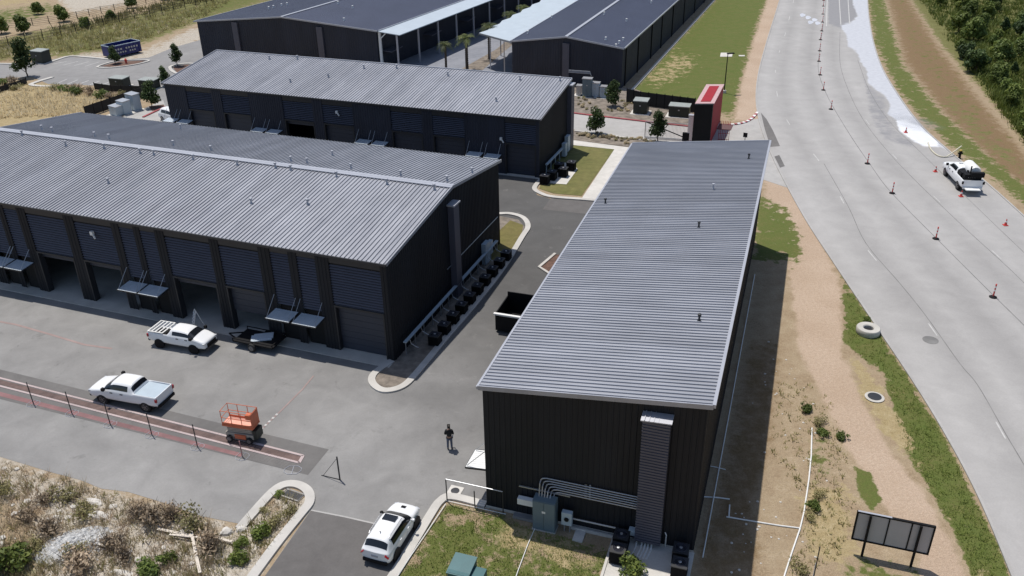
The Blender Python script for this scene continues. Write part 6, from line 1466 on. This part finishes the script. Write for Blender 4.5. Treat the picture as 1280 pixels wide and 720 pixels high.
# loose grass: nobody could count it
def tufts(name, label, polys, count, hmin, hmax, m, seed, blades=9, spread=.18, wid=.03, mask=None):
    g = np.random.default_rng(seed); P = []
    for poly, share in polys:
        A = np.array(poly, float); lo, hi = A.min(0), A.max(0); n = int(count*share); xs = g.uniform(lo[0], hi[0], n*4); ys = g.uniform(lo[1], hi[1], n*4); k = sdf(xs, ys, poly) > 1
        P.append(GN(xs[k][:n], ys[k][:n]))
    P = np.concatenate(P); n = len(P)
    # gather the tufts into patches
    c = np.repeat(P, blades, 0); N = len(c); hs = np.repeat(g.uniform(hmin, hmax, n)*g.choice([.6, 1., 1.4], n), blades)*g.uniform(.6, 1.1, N)
    a = g.random(N)*6.283; base = c+np.stack([np.cos(a), np.sin(a), a*0], 1)*(g.random(N)*spread)[:, None]
    lean = np.stack([np.cos(a)*.5, np.sin(a)*.5, np.ones(N)], 1)+g.normal(size=(N, 3))*.25; tip = base+lean*hs[:, None]; sd = np.stack([-np.sin(a), np.cos(a), a*0], 1)*wid
    V = np.stack([base-sd, base+sd, tip], 1).reshape(-1, 3)
    me = bpy.data.meshes.new(name); me.vertices.add(3*N); me.vertices.foreach_set('co', V.ravel()); me.loops.add(3*N); me.loops.foreach_set('vertex_index', np.arange(3*N, dtype=np.int32)); me.polygons.add(N); me.polygons.foreach_set('loop_start', np.arange(0, 3*N, 3, dtype=np.int32)); me.update(calc_edges=True)
    tn = np.repeat(np.repeat(g.random(n), blades)*.6+g.random(N)*.4, 3); at = me.attributes.new('tone', 'FLOAT', 'POINT'); at.data.foreach_set('value', tn.astype(np.float32)); me.materials.append(m)
    o = bpy.data.objects.new(name, me); C.objects.link(o); tag(o, label, 'grass'); o['kind'] = 'stuff'; return o
LL = [(-60, 560), (0, 574), (110, 608), (205, 636), (300, 662), (240, 740), (-60, 740)]
LI = [(318, 650), (345, 622), (370, 612), (376, 630), (320, 705), (250, 740), (235, 720)]
tufts('dry_weeds', 'dry straw coloured weeds over the rubble ground at the lower left', [(LL, .9), (LI, .1)], 1500, .12, .38, lm_straw, 5, 9, .2, .02)
tufts('green_weeds', 'olive and green weeds among the rubble at the lower left', [(LL, .5), ([(-60, 680), (60, 690), (90, 740), (-60, 740)], .35), (LI, .15)], 520, .12, .4, lm_olive, 6, 10, .25, .03)
tufts('dead_weeds', 'brown dead weed stalks over the rubble at the lower left', [(LL, 1.)], 330, .25, .7, lm_brown, 8, 10, .28, .02)
tufts('track_weeds', 'scattered low weeds on the dirt between garage and road', [([(975, 470), (1035, 490), (1060, 560), (1070, 640), (1040, 720), (985, 720), (1000, 620), (960, 560)], 1.)], 260, .06, .22, lm_olive, 9, 8, .2, .03)
tufts('verge_grass', 'green grass blades along the road edge strip', [([(1052, 345), (1056, 430), (1105, 470), (1130, 560), (1160, 610), (1195, 670), (1222, 730), (1262, 715), (1180, 545), (1095, 410), (1072, 372)], 1.)], 1700, .05, .14, lm_lite, 10, 6, .2, .022)
tufts('lawn_grass', 'short patchy grass on the lawn at the bottom edge', [([(495, 725), (558, 630), (625, 642), (680, 664), (770, 690), (740, 730)], 1.)], 1500, .04, .12, lm_lite, 12, 6, .25, .02)
tufts('field_grass', 'dry grass of the field left of the twin garage', [([(-20, 108), (60, 108), (150, 122), (105, 145), (-20, 150)], .7), ([(-20, 50), (90, 32), (250, 5), (250, 24), (160, 60), (90, 68), (-20, 76)], .3)], 900, .25, .7, lm_straw, 13, 7, .5, .07)
tufts('meadow_weeds', 'olive meadow growth between parking lot and field fence', [([(-20, 56), (90, 36), (250, 8), (300, -5), (250, 26), (160, 58), (90, 66), (-20, 76)], 1.)], 1100, .3, .9, lm_olive, 14, 8, .6, .08)
tufts('fence_brush', 'dark brush grown up along the far field fence at the upper left', [([(60, 38), (130, 22), (220, -2), (330, -20), (330, -8), (220, 12), (130, 32), (70, 46)], 1.)], 700, .4, 1.1, lm_olive, 21, 9, .8, .1)
tufts('slope_scrub', 'low scrub between the trees and along the top of the slope', [([(1140, -20), (1150, 0), (1230, 110), (1290, 190), (1290, 60), (1290, -20)], 1.)], 2600, .3, .9, lm_lite, 15, 9, .8, .09)

# ------------------------------------------------------------------ rubble
def rock(seed, sx, sy, sz, sub=2, amp=.25):
    g = np.random.default_rng(seed); bm = bmesh.new(); bmesh.ops.create_icosphere(bm, subdivisions=sub, radius=1.)
    for v in bm.verts:
        d = v.co.normalized(); k = 1+amp*(math.sin(3.1*d.x+seed)*math.cos(2.7*d.y+seed*.7)+.5*g.normal()*.4); v.co = Vector((d.x*k*sx, d.y*k*sy, max(-.1*sz, d.z*k*sz)))
    b = MB(); b.v = [tuple(v.co) for v in bm.verts]; b.f = [tuple(v.index for v in f.verts) for f in bm.faces]; b.m = [0]*len(b.f); bm.free(); return b
def pile():
    n = 44; V = []; F = []; g = np.random.default_rng(2)
    for i in range(n):
        for j in range(n):
            x = -1+2*i/(n-1); y = -1+2*j/(n-1); r = math.hypot(x, y); h = max(0, 1-r)**.8*(.62+.12*math.sin(5*x+1)*math.cos(4*y)); V.append((x*2.0, y*1.35, h*.8+g.normal()*.035*(r < .98)-.02))
    F = [(i*n+j, (i+1)*n+j, (i+1)*n+j+1, i*n+j+1) for i in range(n-1) for j in range(n-1)]
    b = MB(); b.add(V, F); return b
tag(pile().build('gravel_heap', m_gravel, None, False, G(92, 682), R(25)), 'low heap of pale grey gravel among the weeds, lower left', 'gravel heap')
for i, (q, s, lb) in enumerate((((118, 628), (.62, .26, .20), 'upper long pale concrete chunk beside the olive bush'), ((123, 645), (.75, .32, .24), 'lower long pale concrete chunk beside the olive bush'), ((141, 634), (.30, .24, .16), 'small tan rock right of the two long concrete chunks'), ((66, 648), (.42, .2, .13), 'flat white stone left of the gravel heap'), ((73, 653), (.25, .14, .1), 'smaller flat white stone touching the other left of the gravel heap'), ((127, 684), (.42, .25, .18), 'tan stone at the right foot of the gravel heap'), ((152, 716), (.7, .2, .14), 'long pale slab at the bottom edge right of the brown bush'), ((230, 665), (.30, .25, .18), 'pale rock lying on the long crossed boards'), ((283, 666), (.34, .3, .3), 'round tan boulder by the broken kerb end'), ((302, 662), (.34, .25, .2), 'broken kerb fragment at the end of the left kerb arm'))):
    tag(rock(i+3, *s, 2, .18).build('rubble_stone', m_rock, None, False, G(*q), R(-30+13*i % 60)), lb, 'rock')
SP = None
g = np.random.default_rng(77); RK = rock(50, .12, .1, .08, 1, .2).build('small_stone', m_rock, None, False, G(150, 660)); tag(RK, 'small pale stone scattered among the lower left weeds', 'rock', 'small stones among the weeds')
k = 0
while k < 60:
    x, y = g.uniform(-10, 330), g.uniform(575, 720)
    if sdf(np.array([x]), np.array([y]), LL)[0] > 3: c = RK.copy(); C.objects.link(c); c.location = G(x, y); c.rotation_euler[2] = g.random()*6; c.scale = (g.uniform(.5, 2.2),)*3; k += 1
k = 0
while k < 55:
    x, y = g.uniform(885, 1040), g.uniform(420, 720)
    if sdf(np.array([x]), np.array([y]), [(905, 720), (925, 560), (950, 420), (1000, 420), (1040, 540), (1030, 720)])[0] > 3: c = RK.copy(); C.objects.link(c); c.location = G(x, y); c.rotation_euler[2] = g.random()*6; c.scale = (g.uniform(.3, .9),)*3; c['label'] = 'small pale stone on the dirt right of the nearest garage'; c['group'] = 'small stones on the dirt strip'; k += 1
def plank(label, a, b_, wd=.16, z=.16):
    p, q = G(*a, z), G(*b_, z+.05); b = MB(); b.bar((0, 0, 0), q-p, wd, .05); tag(b.build('board', m_wood, None, False, p), label, 'board')
plank('longest weathered board lying across the weeds, left to right', (197, 661), (265, 675)); plank('thin weathered board just above the longest one', (212, 668), (240, 671), .12, .22); plank('weathered board pointing towards the viewer, crossing the longest one', (238, 660), (250, 716), .15, .24); plank('short board right of the crossed pair near the kerb', (268, 672), (290, 677), .14)

# ------------------------------------------------------------------ spray over the foam
sp = MB(); sp.lathe([(.05, -1.), (.55, -.8), (.9, -.35), (1., .0), (.9, .35), (.55, .8), (.05, 1.)], (0, 0, 0), 20)
mv = bpy.data.materials.new('water_mist'); mv.use_nodes = True; nt = mv.node_tree; nt.nodes.remove(nt.nodes['Principled BSDF'])
pv = nt.nodes.new('ShaderNodeVolumePrincipled'); pv.inputs['Color'].default_value = (.95, .96, 1, 1); pv.inputs['Anisotropy'].default_value = .3
tc = nt.nodes.new('ShaderNodeTexCoord'); ln = nt.nodes.new('ShaderNodeVectorMath'); ln.operation = 'LENGTH'; nt.links.new(tc.outputs['Object'], ln.inputs[0])
nz = nt.nodes.new('ShaderNodeTexNoise'); nz.inputs['Scale'].default_value = 2.; nz.inputs['Detail'].default_value = 4; nt.links.new(tc.outputs['Object'], nz.inputs['Vector'])
m1 = nt.nodes.new('ShaderNodeMapRange'); m1.inputs[1].default_value = .2; m1.inputs[2].default_value = 1.; m1.inputs[3].default_value = 1.; m1.inputs[4].default_value = 0.; nt.links.new(ln.outputs['Value'], m1.inputs[0])
m2_ = nt.nodes.new('ShaderNodeMapRange'); m2_.inputs[1].default_value = .35; m2_.inputs[2].default_value = .7; m2_.inputs[4].default_value = .55; nt.links.new(nz.outputs[0], m2_.inputs[0])
mm = nt.nodes.new('ShaderNodeMath'); mm.operation = 'MULTIPLY'; nt.links.new(m1.outputs[0], mm.inputs[0]); nt.links.new(m2_.outputs[0], mm.inputs[1]); nt.links.new(mm.outputs[0], pv.inputs['Density']); nt.links.new(pv.outputs[0], nt.nodes['Material Output'].inputs['Volume'])
so_ = sp.build('water_spray', mv, None, True, G(1142, 160)+Vector((0, 0, .75)), R(-50)); so_.scale = (4.2, 1.5, .8); tag(so_, 'pale cloud of water spray drifting over the foam on the road', 'water spray'); so_['kind'] = 'stuff'
